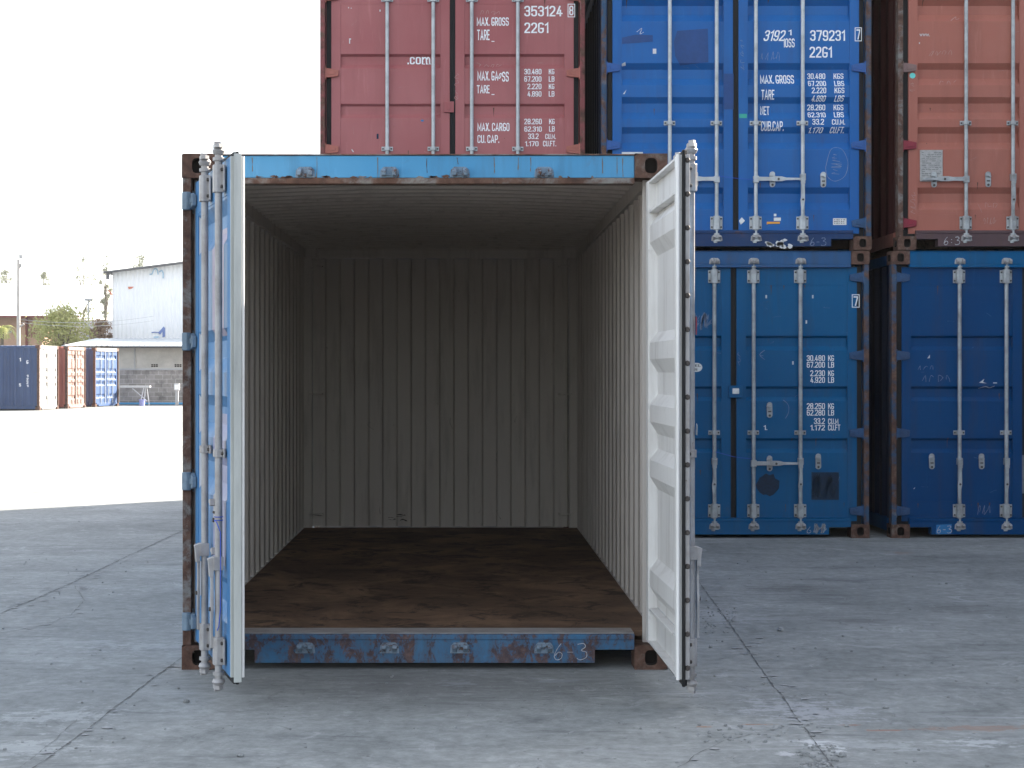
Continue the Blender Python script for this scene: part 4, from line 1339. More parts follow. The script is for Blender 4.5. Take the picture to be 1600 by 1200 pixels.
for (u, v) in ((1197.3, 463.5), (1270, 463.5), (1260, 503), (1239, 567)): m.rect(u - 1.2, u + 1.2, v - 2.6, v + 2.6)
m.build("paint_fleck", M['white_worn'], rd, 'A')
m = Marks(D); m.poly([(1268, 738), (1311, 738), (1311, 781), (1268, 781)]); m.blot(1200, 757, 18, 18, 18, 0.2)
m.build("glue_patch", M['patch_dark'], rd, 'A')
m = Marks(D); 
for _ in range(9): scribble(m, 1270, 1310, 740, 780, 4, 0.7)
m.stroke([(1224, 625), (1232, 633), (1232, 645), (1227, 654)], 0.8); m.stroke([(1195, 547), (1187, 554), (1195, 562)], 0.8)
m.stroke([(1195, 547), (1187, 554), (1193, 556)], 0.7)
m.build("chalk_mark", M['chalk_dim'], rd, 'A')
m = Marks(D); scribble(m, 1152, 1158, 545, 570, 6, 0.7); m.build("chalk_mark", M['chalk_dim'], rd, None, D)
m = Marks(D)
n = 8
oval = [(1089 + 8.5 * math.cos(-t), 574 + 7 * math.sin(-t)) for t in [-1.57 + 3.1416 * k / n for k in range(n + 1)]]
oval += [(1036 + 8.5 * math.cos(-t), 574 + 7 * math.sin(-t)) for t in [1.57 + 3.1416 * k / n for k in range(n + 1)]]
m.poly(oval); m.build("oval_sticker", M['sticker'], ld, 'A')
m = Marks(D, 0.0042); m.text("CORTEN STEEL", 1037, 1095, 569, 573.4, 0.01); m.text("CONTAINER", 1047, 1090, 575.3, 579.7, 0.01)
m.build("sticker_print", M['ink'], ld, 'A')
m = Marks(D)
for _ in range(14): scribble(m, 1078, 1112, 488, 516, 3, 0.9)
m.build("scratches", M['chalk_dim'], ld, 'A')
mb = MB()
mb.box(-0.05, 0.07, -0.03, -0.002, -0.055, 0.055); mb.box(-0.02, 0.04, -0.04, -0.03, -0.02, 0.03, 1)
o = mb.build("lock_box", [M['blue_low'], M['sticker']], rd, bevel=0.005)
pp = px(1147, 612, D); o.location = (pp.x - low_x[1] - PIV, 0, pp.z)
m = Marks(SY + 0.014); m.stroke([(1266, 823), (1261, 830), (1263, 833), (1267, 831), (1265, 828)], 0.9)
for _ in range(8): scribble(m, 1272, 1294, 818, 834, 4, 1.0)
m.build("chalk_mark", M['chalk'], lo_s, None, SY + 0.014)
mb = MB()
p0, p1 = px(1118, 706, SY - 0.02), px(1174, 717, SY - 0.02)
L0 = Vector(lo.location)
mb.tube([p0 - L0, (p0 + p1) / 2 - L0 - Vector((0, 0, 0.012)), p1 - L0], 0.0022, 5)
mb.build("tie_wire", M['bluewire'], lo)

# lower right, navy
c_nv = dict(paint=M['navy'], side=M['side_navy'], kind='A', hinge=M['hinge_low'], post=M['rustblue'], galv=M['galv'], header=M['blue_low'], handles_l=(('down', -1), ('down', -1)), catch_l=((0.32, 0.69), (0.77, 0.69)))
nv, nv_d, nv_h, nv_s = build_container("shipping_container", (low_x[2], SY, 0), 0, c_nv,
    "navy blue bottom container at the right edge, marked with a bright blue 6-3 patch", group="stacked containers")
ld = nv_d[0]
m = Marks(D); m.poly([(1449, 560), (1453, 554), (1453, 559.5)]); m.poly([(1530, 598), (1538, 592), (1536, 597), (1542, 599)]); m.rect(1552, 1558, 597.5, 599); m.stroke([(1530, 607), (1540, 604), (1547, 606), (1554, 603)], 1)
m.poly([(1427, 764), (1430, 761), (1429, 764)])
m.build("paint_fleck", M['white_worn'], ld, 'A')
m = Marks(D); scribble(m, 1434, 1462, 570, 580, 9, 0.7); scribble(m, 1440, 1490, 586, 598, 14, 0.7); scribble(m, 1528, 1550, 787, 806, 9, 0.8)
m.build("chalk_mark", M['chalk_dim'], ld, 'A')
m = Marks(SY + 0.014, 0.001); m.poly([(1463, 820), (1487, 819), (1486, 834), (1462, 835)]); m.build("paint_patch", M['patch_cyan'], nv_s, None, SY + 0.014)
m = Marks(SY + 0.014, 0.0025); chalk_63(m, 1464, 833, 12); m.build("chalk_mark", M['chalk'], nv_s, None, SY + 0.014)
m = Marks(D); m.poly([(1583, 711), (1601, 711), (1601, 771), (1583, 771)]); m.build("paper_sticker", flat('grey_paper', (0.17, 0.175, 0.18), 0.6, 0.4, 20), ld, 'A')

# weathering on the stacked doors: runs of rust below seams and fittings, pale scrapes
M['run'] = flat("rust_run_brown", (0.11, 0.06, 0.042), 0.85, 0.5, 30)
def weather(doors, D, ub, vb, kind, n_run, n_scr, scr_mat):
    # ub: pixel ranges of the two leaves, vb: pixel height of the container base
    for d, (ua, uc) in zip(doors, ub):
        m = Marks(D, 0.0011); m.gx = 0.004; m.gz = 0.004
        for _ in range(n_run):
            u = random.uniform(ua, uc); z = random.choice((2.28, 2.28, 0.32, 0.32, 0.30, 1.3, 0.9, 0.62))
            v = vb - z * 173.4 + random.uniform(0, 3); l = random.uniform(4, 16)
            w = random.uniform(0.5, 1.3)
            m.poly([(u - w, v), (u - w * 0.4, v + l * .6), (u - 0.15, v + l), (u + 0.15, v + l), (u + w * 0.5, v + l * .5), (u + w, v)][::-1])
        m.build("rust_run", M['run'], d, kind)
        m = Marks(D, 0.0014); m.gx = 0.004; m.gz = 0.004
        for _ in range(n_scr):
            u, v = random.uniform(ua, uc), vb - random.uniform(0.35, 2.2) * 173.4
            a = random.choice((0, 0, 1.57, 0.5, -0.6)) + random.gauss(0, 0.15); l = random.uniform(3, 14)
            pts = [(u + math.cos(a) * l * t + random.gauss(0, .25), v + math.sin(a) * l * t + random.gauss(0, .25)) for t in (0, .3, .6, 1)]
            m.stroke(pts, random.uniform(0.35, 0.8), 3, 0.4)
        m.build("scrape", scr_mat, d, kind)
M['scr_blue'] = flat("pale_scrape_on_blue", (0.07, 0.15, 0.30), 0.7); M['scr_red'] = flat("pale_scrape_on_red", (0.38, 0.2, 0.18), 0.7)
weather(red_d, 15.5 + DY, ((530, 685), (725, 885)), 391, 'A', 5, 6, M['scr_red'])
weather(up_d, SY + DY, ((968, 1125), (1172, 1330)), 391, 'B', 6, 7, M['scr_blue'])
weather(r2_d[:1], SY + DY, ((1434, 1590),), 391, 'B', 6, 7, M['scr_red'])
weather(lo_d[1:], SY + DY, ((1168, 1326),), 840, 'A', 9, 9, M['scr_blue'])
weather(lo_d[:1], SY + DY, ((1075, 1120),), 840, 'A', 3, 3, M['scr_blue'])
weather(nv_d[:1], SY + DY, ((1426, 1590),), 840, 'A', 8, 8, M['scr_blue'])
# rust creeping up from the lower edge of the open container's header
m = Marks(OPEN_Y + 0.012, 0.0012); m.gx = 0.002
for k in range(30):
    u = 384 + 604 * random.random()
    m.blot(u, 277.5 - random.uniform(0, 1.5), random.uniform(2, 10), random.uniform(0.8, 3.2), 12, 0.7)
m.build("rust_patch", M['rust2'], op_hd, None, OPEN_Y + 0.012)
mb = MB()
xr_ = -(PIV - 0.177)
mb.prism([(xr_ - 0.03, 1.255), (xr_ - 0.012, 1.265), (xr_ + 0.012, 1.215), (xr_ - 0.026, 1.212)], 'y', -0.052, -0.0505)
mb.build("paper_tag", M['sticker'], dr)

# the rest of the stack: under the maroon one, on top, and on past the right edge
c_hid = dict(paint=M['navy'], kind='A', hinge=M['hinge_low'], post=M['rustblue'])
hid, _, _, _ = build_container("shipping_container", (low_x[0], 15.4, 0), 0, c_hid,
    "navy container hidden under the maroon one, behind the open container", group="stacked containers")
def copy_tree(o, parent=None):
    c = o.copy(); COL.objects.link(c)
    if parent: c.parent = parent
    for ch in list(o.children): copy_tree(ch, c)
    return c
k4 = dict(paint=M['blue_low'], kind='A', hinge=M['hinge_low'], post=M['rustblue'], lite=True)
pl_root, _, _, _ = build_container("shipping_container", (col_x[0], 15.45, 2 * (H + 0.008)), 0, k4,
    "plain blue container of the stack, above or beside the ones in the picture", group="stacked containers outside the picture")
PITCH = 2.62
spots = [(col_x[1], 2), (col_x[2], 2)] + [(low_x[2] + PITCH * k, t) for k in (1, 2, 3) for t in (0, 1, 2)]
for x, tr in spots:
    cc = copy_tree(pl_root)
    cc.location = (x, SY, tr * (H + 0.008))
for y in (-4.6, 1.8, 8.2):          # unseen second row, two high, on the right, blocking sky light
    for tr in (0, 1):
        cc = copy_tree(pl_root)
        cc.location = (9.3, y, tr * (H + 0.008))
for tr in (0, 1, 2):                # unseen, added across behind the stack to block light through the gap
    cc = copy_tree(pl_root)
    cc.rotation_euler = (0, 0, R(-90))
    cc.location = (1.7, 22.9, tr * (H + 0.008))

# ------------------------------------------------------------------ the far side of the yard
M['far_navy'] = paint("faded_navy_paint", (0.035, 0.06, 0.13), (0.06, 0.09, 0.17), 0.2, 0.5)
M['far_white'] = paint("rust_streaked_white_paint", (0.34, 0.33, 0.32), (0.42, 0.41, 0.4), 0.45, 0.55)
M['far_red'] = paint("rust_red_paint", (0.30, 0.085, 0.06), (0.38, 0.15, 0.11), 0.3, 0.55)
M['far_pink'] = paint("bleached_red_paint", (0.26, 0.17, 0.15), (0.32, 0.24, 0.22), 0.5, 0.55)
M['far_blue'] = paint("bleached_blue_paint", (0.035, 0.075, 0.18), (0.06, 0.11, 0.22), 0.2, 0.5)
def far_box(corner_u, D, th, c, label):
    th = R(th)
    cx = (corner_u - U0) / F * D
    root, dd, hh, ss = build_container("shipping_container", (cx + 1.219 * math.sin(th), D + 1.219 * math.cos(th), 0), R(90) - th, c, label, group="containers across the yard")
    return root
fb1 = far_box(62, 67, 4, dict(paint=M['far_navy'], door_paint=M['far_white'], kind='B', hinge=M['hinge_low'], lite=True, post=M['rust'], galv=M['galv_pale'], header=M['far_white'], sill=M['far_white']),
    "distant navy container lying side-on at the left edge, its end doors white and rusty")
far_box(106, 70.3, 5, dict(paint=M['far_red'], door_paint=M['far_pink'], kind='B', hinge=M['hinge_low'], lite=True, post=M['rust'], galv=M['rust2'], header=M['far_pink'], sill=M['far_pink']),
    "distant rust red container between two blue ones across the yard")
far_box(149, 73.8, 13, dict(paint=M['far_navy'], door_paint=M['far_blue'], kind='B', hinge=M['hinge_low'], lite=True, post=M['rust'], galv=M['galv_pale'], header=M['far_white'], sill=M['far_blue']),
    "distant container with pale blue doors, rightmost of the three across the yard")
def side_text(root, s, y0, y1, z0, z1):
    bm = text_bm(s, 0.03)
    for v in bm.verts:
        v.co = Vector((-1.2085, y1 + (y0 - y1) * v.co.x, z0 + v.co.z * (z1 - z0)))
    me = bpy.data.meshes.new("lettering"); bm.to_mesh(me); bm.free()
    me.materials.append(M['white']); o = bpy.data.objects.new("lettering", me); COL.objects.link(o); o.parent = root
for s, y, z, h in (("1", 0.80, 1.95, .14), ("5", 0.80, 0.95, .12), ("1", 0.5, 0.93, .1), ("2", 0.5, 1.06, .1), ("2", 0.5, 1.19, .1), ("1", 0.5, 1.32, .1), ("G", 0.5, 1.85, .14)):
    side_text(fb1, s, y - 0.04, y + 0.04, z, z + h)

def P3(u, v, D): return px(u, v, D)
def zz(v, D): return CAMZ - (v - V0) / F * D
def xx(u, D): return (u - U0) / F * D

M['sheet_white'] = paint("white_corrugated_cladding", (0.78, 0.78, 0.79), (0.82, 0.82, 0.82), 0.0, 0.5, dirt=(0.55, 0.55, 0.57), dirt_amt=0.4)
M['roof_sheet'] = flat("grey_roof_sheet", (0.5, 0.53, 0.55), 0.4, 0.15, 3)
M['roof_edge'] = flat("dark_roof_edge", (0.12, 0.12, 0.13), 0.6)
M['render'] = flat("cream_render", (0.52, 0.49, 0.45), 0.85, 0.3, 1.2)
M['render_pier'] = flat("grey_render_pier", (0.40, 0.40, 0.40), 0.85, 0.2, 2)
M['terracotta'] = flat("orange_brown_render", (0.52, 0.33, 0.23), 0.85, 0.3, 1)
M['brownred'] = flat("brown_red_timber", (0.2, 0.05, 0.04), 0.7)
M['window_dark'] = flat("dark_window_glass", (0.06, 0.08, 0.09), 0.15, 0.1)
M['concrete_pole'] = flat("pale_concrete_pole", (0.45, 0.42, 0.39), 0.8, 0.2, 3)
M['pipe_blue'] = flat("blue_plastic_pipe", (0.05, 0.3, 0.55), 0.4, 0.1)
M['steel_pale'] = flat("pale_painted_steel", (0.5, 0.5, 0.5), 0.5, 0.2)

def block_mat():
    t = NT("grey_concrete_blocks")
    c = t.coord(vary=False)
    mp = t.n("ShaderNodeMapping"); mp.inputs["Rotation"].default_value = (R(90), 0, 0)
    t.l(c, mp.inputs["Vector"])
    b = t.n("ShaderNodeTexBrick")
    t.l(mp.outputs[0], b.inputs["Vector"])
    b.inputs["Color1"].default_value = (0.22, 0.20, 0.18, 1); b.inputs["Color2"].default_value = (0.30, 0.27, 0.25, 1); b.inputs["Mortar"].default_value = (0.38, 0.36, 0.34, 1)
    b.inputs["Scale"].default_value = 1.0; b.inputs["Brick Width"].default_value = 0.40; b.inputs["Row Height"].default_value = 0.2; b.inputs["Mortar Size"].default_value = 0.012
    n = t.ramp(t.noise(c, 1.7, 6, 0.65), [(0.5, 0.0), (0.66, 1.0)])
    col = t.mix(t.math('MULTIPLY', n, 0.65), b.outputs["Color"], (0.09, 0.085, 0.085))
    t.bsdf(col, 0.9)
    return t.mat
M['blocks'] = block_mat()

# warehouse with corrugated gable
WD = 95.0
root = empty("warehouse", (xx(330, WD), WD, 0))
tag(root, "tall white corrugated warehouse with a sloping roof edge behind the low shed", "warehouse")
ox = root.location.x
xl, xr = xx(176, WD) - ox, xx(640, WD) - ox
slope = 0.126
def rz_(x): return zz(426, WD) + (x - xl) * slope
line = [(xl + (xr - xl) * k / 140, 0.0 if k % 2 else 0.05) for k in range(141)]
mb = MB()
n = len(line)
vs = [(x, y, 0) for x, y in line] + [(x, y, rz_(x)) for x, y in line]
mb.add(vs, [(k, k + 1, n + k + 1, n + k) for k in range(n - 1)])
mb.add([(xl, 0, 0), (xl, 30, 0), (xl, 30, rz_(xl)), (xl, 0, rz_(xl)), (xr, 0, 0), (xr, 30, 0), (xr, 30, rz_(xr)), (xr, 0, rz_(xr))], [(0, 1, 2, 3), (4, 5, 6, 7), (1, 5, 6, 2)])
mb.build("wall", M['sheet_white'], root)
mb = MB()
xo = xx(165, WD) - ox
mb.prism([(xo, rz_(xo)), (xr, rz_(xr)), (xr, rz_(xr) + 0.08), (xo, rz_(xo) + 0.08)], 'y', -0.7, 30.5)
rf = mb.build("roof", M['roof_edge'], root)
mb = MB(); mb.box(xx(169, WD) - ox, xx(173, WD) - ox, -0.5, -0.3, zz(437, WD), rz_(xo) - 0.005); mb.build("gutter_bracket", M['roof_edge'], root)
def wall_mark(pts, mat, name):
    mb = MB()
    mb.prism([(xx(u, WD) - ox, zz(v, WD)) for u, v in pts], 'y', -0.02, -0.008)
    mb.build(name, mat, root)
def curve_mark(pts, w, mat):
    mb = MB()
    mb.tube([(xx(u, WD) - ox, -0.02, zz(v, WD)) for u, v in pts], w, 5)
    mb.build("painted_mark", mat, root)
M['mark_blue'] = flat("blue_wall_paint", (0.16, 0.24, 0.5), 0.6); M['mark_sky'] = flat("pale_blue_wall_paint", (0.4, 0.58, 0.72), 0.6); M['mark_red'] = flat("orange_red_wall_paint", (0.6, 0.2, 0.12), 0.6)
curve_mark([(234, 429), (238, 428), (240, 422), (243, 419), (246, 422), (247, 429)], 0.035, M['mark_sky'])
curve_mark([(249, 425), (253, 422), (255, 427), (255, 435)], 0.04, M['mark_sky'])
wall_mark([(200, 448), (209, 448), (206, 451), (201, 452)], M['mark_red'], "painted_mark")
wall_mark([(169, 453), (172, 454), (176, 460), (173, 461)], M['mark_red'], "painted_mark")
wall_mark([(247, 520), (256, 510), (258, 513), (258, 526), (254, 527), (254, 518), (250, 523)], M['mark_blue'], "painted_mark")
wall_mark([(240, 526), (247, 525), (250, 527), (245, 528.3), (240, 528)], M['mark_sky'], "painted_mark")
curve_mark([(237, 519.5), (242, 519), (248, 519.5)], 0.03, M['mark_blue'])

# low shed against it
SDp = 84.0
root = empty("shed", (xx(300, SDp), SDp, 0))
tag(root, "low cream rendered shed with a shallow grey sheet roof in front of the warehouse", "shed")
ox = root.location.x
mb = MB()
mb.box(xx(160, SDp) - ox, xx(560, SDp) - ox, 0, 9, 0, zz(543, SDp))
wl = mb.build("wall", M['render'], root)
mb = MB(); mb.box(xx(209.5, SDp) - ox, xx(212, SDp) - ox, -0.06, -0.002, 0, zz(543, SDp) - 0.05); mb.build("pier", M['render_pier'], root)
mb = MB()
D0, D1 = 82.5, 93.5
a, b, c_, d_ = P3(96, 540, D0), P3(600, 540, D0), P3(600, 529, D1), P3(148, 529, D1)
nrib = 120
vs = []
for k in range(nrib + 1):
    t = k / nrib
    p, q = a.lerp(b, t), d_.lerp(c_, t)
    h = 0.03 if k % 2 else 0
    for pt in (p, q): vs.append((pt.x - ox, pt.y - SDp, pt.z + h))
    for pt in (p, q): vs.append((pt.x - ox, pt.y - SDp, pt.z + h - 0.04))
fs = []
for k in range(nrib):
    i = 4 * k
    fs += [(i, i + 4, i + 5, i + 1), (i + 2, i + 3, i + 7, i + 6), (i, i + 2, i + 6, i + 4)]
mb.add(vs, fs)
mb.build("roof", M['roof_sheet'], root)
mb = MB(); mb.box(xx(108, SDp - .8) - ox, xx(560, SDp) - ox, -1.0, -0.9, zz(544, SDp - 1), zz(541.5, SDp - 1)); mb.build("eaves_beam", M['roof_edge'], root)
for (u0, u1) in ((236, 247), (272.5, 284)):
    mb = MB()
    w = (u1 - u0) / 3
    for i in range(3):
        for j in range(2):
            cx, cz = xx(u0 + w * (i + .5), SDp) - ox, zz(570 + 2.4 * j, SDp)
            mb.box(cx - .045, cx + .045, -0.02, -0.003, cz - .028, cz + .028)
    mb.build("vent_block", M['hole'], root)

# block wall, pipe, trestle, meter box
BD = 78.5
mb = MB()
x0, x1, zt = xx(187, BD), xx(560, BD), zz(578, BD)
o = empty("block_wall", (x0, BD, 0)); tag(o, "grey concrete block wall in front of the shed, stained dark in patches", "wall")
mb.box(0, x1 - x0, 0, 0.2, 0, zt); mb.build("wall", M['blocks'], o)
mb = MB(); mb.box(-0.05, x1 - x0, -0.05, 0.25, zt + 0.001, zt + 0.07); mb.build("coping", M['render_pier'], o)
mb = MB(); mb.cyl((0, 0, 0.05), (x1 - x0, 0, 0.05), 0.05, n=8)
tag(mb.build("water_pipe", M['pipe_blue'], loc=(x0, BD - 0.4, 0.02)), "thin blue pipe lying along the foot of the block wall", "pipe")
TD = 76.5
root = empty("steel_trestle", (xx(222, TD), TD, 0)); tag(root, "pale steel trestle with a long narrow top standing before the block wall", "trestle")
ox = root.location.x
mb = MB(); mb.box(xx(188, TD) - ox, xx(235, TD) - ox, -0.15, 0.15, zz(605.5, TD), zz(602.5, TD)); mb.build("top", M['steel_pale'], root)
for (u0, v0, u1, v1, y) in ((227, 605.5, 225, 634, 0), (207, 607, 230, 627, 0), (229, 606, 232.5, 634, 0.1), (225, 606, 219, 634, -0.1)):
    mb = MB(); mb.cyl((xx(u0, TD) - ox, y, zz(v0, TD)), (xx(u1, TD) - ox, y, max(0, zz(v1, TD))), 0.03, n=6); mb.build("leg", M['steel_pale'], root)
mb = MB(); mb.cyl((0, 0, 0), (0, 0, 0.26), 0.12, 0.14, 12); mb.cyl((0, 0, 0.262), (0, 0, 0.29), 0.15, 0.15, 12)
tag(mb.build("bucket", flat("pale_violet_plastic", (0.3, 0.32, 0.6), 0.5), loc=(xx(222, TD - .3), TD - 0.3, 0)), "small pale violet bucket on the ground under the steel trestle", "bucket")
root = empty("meter_box", (xx(276.5, TD), TD, 0)); tag(root, "pale meter box on a short grey post in front of the block wall", "meter box")
mb = MB(); mb.box(-0.07, 0.07, -0.05, 0.05, 0, zz(610, TD)); mb.build("post", M['render_pier'], root)
mb = MB(); mb.box(-0.12, 0.12, -0.1, 0.08, zz(609.9, TD), zz(599.5, TD)); mb.build("box", M['steel_pale'], root, bevel=0.02)
mb = MB(); mb.box(-0.09, 0.09, -0.112, -0.101, zz(608.5, TD), zz(601, TD)); mb.build("lid", M['sheet_white'], root)

# house and long white roof
HD = 105.0
root = empty("house", (xx(0, HD), HD, 0)); tag(root, "orange brown house under a long pale roof at the far left, behind the utility pole", "house")
ox = root.location.x
mb = MB(); mb.box(xx(-90, HD) - ox, xx(66, HD) - ox, 0, 20, 0, zz(494, HD)); mb.build("wall", M['terracotta'], root)
for u in (41, -40):
    mb = MB(); mb.box(xx(u, HD) - ox, xx(u + 2.5, HD) - ox, -0.2, -0.003, 0, zz(496, HD)); mb.build("pillar", M['brownred'], root)
for u in (5, -30):
    f = MB(); f.box(xx(u, HD) - ox, xx(u + 13, HD) - ox, -0.06, -0.003, zz(520, HD), zz(510, HD)); fo = f.build("window", M['steel_pale'], root)
    f = MB(); f.box(xx(u + .8, HD) - ox, xx(u + 6.2, HD) - ox, -0.08, -0.061, zz(519.3, HD), zz(510.7, HD)); f.box(xx(u + 6.8, HD) - ox, xx(u + 12.2, HD) - ox, -0.08, -0.061, zz(519.3, HD), zz(510.7, HD)); f.build("pane", M['window_dark'], fo)
mb = MB()
for k in range(7): mb.box(xx(46 + k * 2.6, HD) - ox, xx(46.6 + k * 2.6, HD) - ox, -0.05, -0.003, zz(528, HD), zz(512, HD))
mb.build("railing", M['brownred'], root)
mb = MB()
a, b, c_, d_ = P3(-110, 493, 103.5), P3(124, 493, 103.5), P3(150, 446, 128), P3(-110, 446, 128)
vs = []
for dz in (0, -0.12):
    for p in (a, b, c_, d_): vs.append((p.x - ox, p.y - HD, p.z + dz))
mb.add(vs, [(0, 1, 2, 3), (7, 6, 5, 4), (0, 4, 5, 1), (1, 5, 6, 2), (2, 6, 7, 3), (3, 7, 4, 0)])
mb.build("roof", M['roof_sheet'], root)
mb = MB(); mb.box(xx(-110, 103.4) - ox, xx(124, 103.4) - ox, -1.66, -1.54, zz(496, 103.4), zz(493.6, 103.4)); mb.build("fascia", M['brownred'], root)
mb = MB(); mb.box(xx(66, HD) - ox, xx(170, HD) - ox, 4, 22, 0, zz(497, HD)); mb.build("annexe_wall", M['sheet_white'], root)
ED = 136.0
root = empty("far_building", (xx(-10, ED), ED, 0)); tag(root, "far white building with a thin dark eave at the left edge above the long roof", "building")
ox = root.location.x
mb = MB(); mb.box(xx(-80, ED) - ox, xx(13, ED) - ox, 0, 12, 0, zz(452, ED)); mb.build("wall", M['sheet_white'], root)
mb = MB(); mb.box(xx(-85, ED) - ox, xx(16, ED) - ox, -0.8, 13, zz(452, ED) + 0.002, zz(450, ED)); mb.build("eave", M['roof_edge'], root)
mb = MB(); mb.prism([(-0.7, zz(450, ED) + 0.003), (6, zz(437, ED)), (12.9, zz(450, ED) + 0.003)], 'x', xx(-84, ED) - ox, xx(15, ED) - ox); mb.build("roof", M['roof_sheet'], root)

# utility pole with its wires, lamp
PD = 88.0
root = empty("utility_pole", (xx(29, PD), PD, 0)); tag(root, "tall pale concrete utility pole at the far left, rising behind the navy container", "utility pole")
mb = MB(); mb.prism([(-.11, -.11), (.11, -.11), (.11, .11), (-.11, .11)], 'z', 0, 0.5); mb.cyl((0, 0, 0.5), (0, 0, zz(405, PD)), 0.12, 0.085, 8); mb.build("pole", M['concrete_pole'], root)
mb = MB(); mb.box(0.05, 0.22, -0.1, 0.1, zz(404, PD), zz(397.5, PD)); mb.cyl((0.13, 0, zz(418, PD)), (0.13, 0, zz(412, PD)), 0.05, n=8); mb.build("insulator", M['render_pier'], root)
mb = MB(); mb.cyl((0.05, 0, zz(511, PD)), (0.28, 0, zz(506, PD)), 0.05, n=6); mb.build("bracket", M['concrete_pole'], root)
def wire(u0, v0, u1, v1, D, label):
    p0, p1 = P3(u0, v0, D), P3(u1, v1, D)
    pts = []
    for k in range(13):
        t = k / 12; p = p0.lerp(p1, t); p.z -= 0.25 * 4 * t * (1 - t); pts.append(p - p0)
    mb = MB(); mb.tube(pts, 0.012, 4)
    tag(mb.build("power_line", M['steel_pale'], loc=p0), label, "power line")
wire(30, 499, 240, 494, PD, "upper thin overhead cable running right from the utility pole past the green tree")
wire(30, 503.5, 240, 501, PD, "lower thin overhead cable running right from the utility pole past the green tree")
root = empty("street_lamp", (xx(138, 96), 96, 0)); tag(root, "slim faint lamp post standing right of the green tree", "street lamp")
mb = MB(); mb.cyl((0, 0, 0), (0, 0, zz(470, 96)), 0.06, 0.045, 8); mb.build("post", M['steel_pale'], root)
mb = MB(); mb.box(-0.2, 0.2, -0.15, 0.15, zz(470, 96) + 0.002, zz(466.5, 96)); mb.build("lamp_head", M['render_pier'], root, bevel=0.03)

# trees
def leaf_mat(name, a, b):
    t = NT(name)
    c = t.coord()
    col = t.mix(t.ramp(t.noise(c, 1.5, 4, 0.6), [(0.35, 0.0), (0.65, 1.0)]), a, b)
    d = t.n("ShaderNodeBsdfDiffuse"); tr = t.n("ShaderNodeBsdfTranslucent"); mx = t.n("ShaderNodeMixShader")
    t.l(col, d.inputs[0]); t.l(col, tr.inputs[0]); mx.inputs[0].default_value = 0.45
    t.l(d.outputs[0], mx.inputs[1]); t.l(tr.outputs[0], mx.inputs[2]); t.l(mx.outputs[0], t.out.inputs["Surface"])
    return t.mat
M['leaf'] = leaf_mat("yellow_green_leaves", (0.36, 0.38, 0.13), (0.48, 0.46, 0.22))
M['leaf_dry'] = leaf_mat("dry_pinkish_leaves", (0.30, 0.19, 0.13), (0.34, 0.25, 0.17))
M['leaf_far'] = leaf_mat("thin_grey_green_leaves", (0.20, 0.21, 0.16), (0.26, 0.27, 0.2))
M['bark'] = flat("grey_bark", (0.16, 0.13, 0.1), 0.9, 0.4, 6)
def tree(D, u, vt, vb, wpx, label, mat, nclump, leaf, per, thin=0.6, group=None, trunk_r=0.1, lob=1.0):
    ctr = px(u, (vt + vb) / 2, D)
    hw, hh = wpx / 2 * D / F, (vb - vt) / 2 * D / F
    root = empty("tree", (ctr.x, D, 0)); tag(root, label, "tree", group)
    mb = MB()
    mb.cyl((0, 0, 0), (0.05, 0, ctr.z), trunk_r, trunk_r * 0.6, 7)
    cl = []
    for k in range(nclump):
        t = random.random() * 6.283; rr = random.random() ** 0.5; zz_ = random.uniform(-1, 1)
        w = math.sqrt(max(0.05, 1 - abs(zz_) ** 1.7))
        cl.append(Vector((math.cos(t) * rr * hw * w, math.sin(t) * rr * hw * w, ctr.z + zz_ * hh)))
    for p in cl[:14]:
        st = Vector((0.03, 0, max(ctr.z - hh, ctr.z * 0.45)))
        mid = st.lerp(p, 0.5) + Vector((0, 0, 0.12 * hh))
        mb.cyl(st, mid, trunk_r * 0.5, trunk_r * 0.3, 5); mb.cyl(mid, p, trunk_r * 0.3, trunk_r * 0.1, 5)
    mb.build("trunk", M['bark'], root)
    mb = MB()
    for p in cl:
        r = hw * random.uniform(0.16, 0.34) * thin
        for _ in range(per):
            q = p + Vector((random.gauss(0, r), random.gauss(0, r), random.gauss(0, r * 0.8)))
            a = Vector((random.gauss(0, 1), random.gauss(0, 1), random.gauss(0, 1))).normalized()
            b = a.orthogonal().normalized() * leaf * random.uniform(0.5, 1.2)
            a = a * leaf * random.uniform(0.8, 1.6)
            mb.add([q - a, q + b * .5, q + a, q - b * .5], [(0, 1, 2, 3)])
    mb.build("crown", mat, root)
tree(93, 98, 486, 562, 88, "bushy yellow green tree behind the distant containers, right of the utility pole", M['leaf'], 60, 0.09, 85, 0.72)
tree(100, 158, 503, 545, 40, "dry pinkish shrub-like tree just left of the shed, beyond the green tree", M['leaf_dry'], 30, 0.09, 70, 0.8)
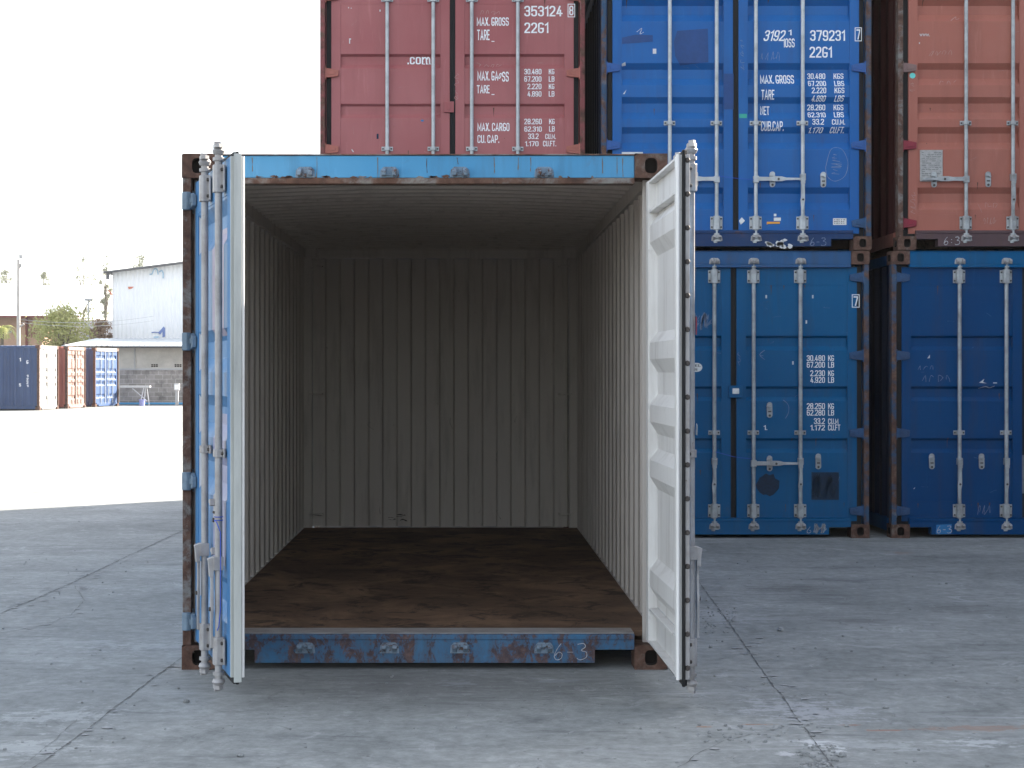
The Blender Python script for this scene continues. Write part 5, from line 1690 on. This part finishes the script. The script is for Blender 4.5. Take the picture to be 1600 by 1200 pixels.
for (u, vt, vb, w, lab) in ((130, 399, 452, 44, "thin pale far tree, broadest of the row above the long roof"),
                            (165, 401, 455, 16, "narrow far tree just left of the warehouse roof corner"),
                            (70, 424, 455, 22, "short faint far tree left of the broadest far tree"),
                            (8, 418, 445, 28, "faint far tree at the left edge above the far white building"),
                            (220, 399, 430, 30, "faint far tree top showing just above the warehouse roof edge")):
    tree(175, u, vt, vb + 40, w, lab, M['leaf_far'], 34, 0.11, 26, 1.0, "far trees beyond the roofs", 0.14)
# palm
PDm = 90.0
root = empty("palm", (xx(2, PDm), PDm, 0)); tag(root, "palm with drooping green fronds at the left edge beside the utility pole", "palm")
mb = MB(); mb.cyl((0, 0, 0), (0.05, 0, zz(512, PDm)), 0.12, 0.09, 8); mb.build("trunk", M['bark'], root)
mb = MB()
for k in range(13):
    t = 6.283 * k / 13 + random.uniform(-.2, .2); L = random.uniform(0.7, 1.05); up_ = random.uniform(0.3, 1.0)
    prev = Vector((0.05, 0, zz(512, PDm)))
    d = Vector((math.cos(t), math.sin(t), 0))
    for j in range(1, 13):
        s = j / 12
        p = Vector((0.05, 0, zz(512, PDm))) + d * L * s + Vector((0, 0, up_ * s - (up_ + 0.55) * s * s))
        side = Vector((-d.y, d.x, 0))
        for sg in (-1, 1):
            tip = p + side * sg * 0.28 * math.sin(min(1, s * 1.1) * 2.6) + d * 0.12 + Vector((0, 0, -0.12))
            mb.add([prev, p, tip], [(0, 1, 2)])
        prev = p
mb.build("crown", M['leaf'], root)
tag(MB().box(0, 3.2, 0, 1.6, 0, 0.5).build("tarpaulin", M['render_pier'], loc=(xx(-2, 92), 92, zz(540, 92) - 0.15), bevel=0.2), "grey dome-shaped cover behind the navy container", "cover") if False else None

# ------------------------------------------------------------------ air
HAZE = 0.00025
mb = MB(); mb.box(-120, 120, -12, 230, -1, 45)
hz = NT("haze_air")
pv = hz.n("ShaderNodeVolumePrincipled")
pv.inputs["Color"].default_value = (0.95, 0.95, 0.95, 1)
pv.inputs["Density"].default_value = HAZE
pv.inputs["Anisotropy"].default_value = 0.2
hz.l(pv.outputs[0], hz.out.inputs["Volume"])
tag(mb.build("haze", hz.mat), kind='stuff')
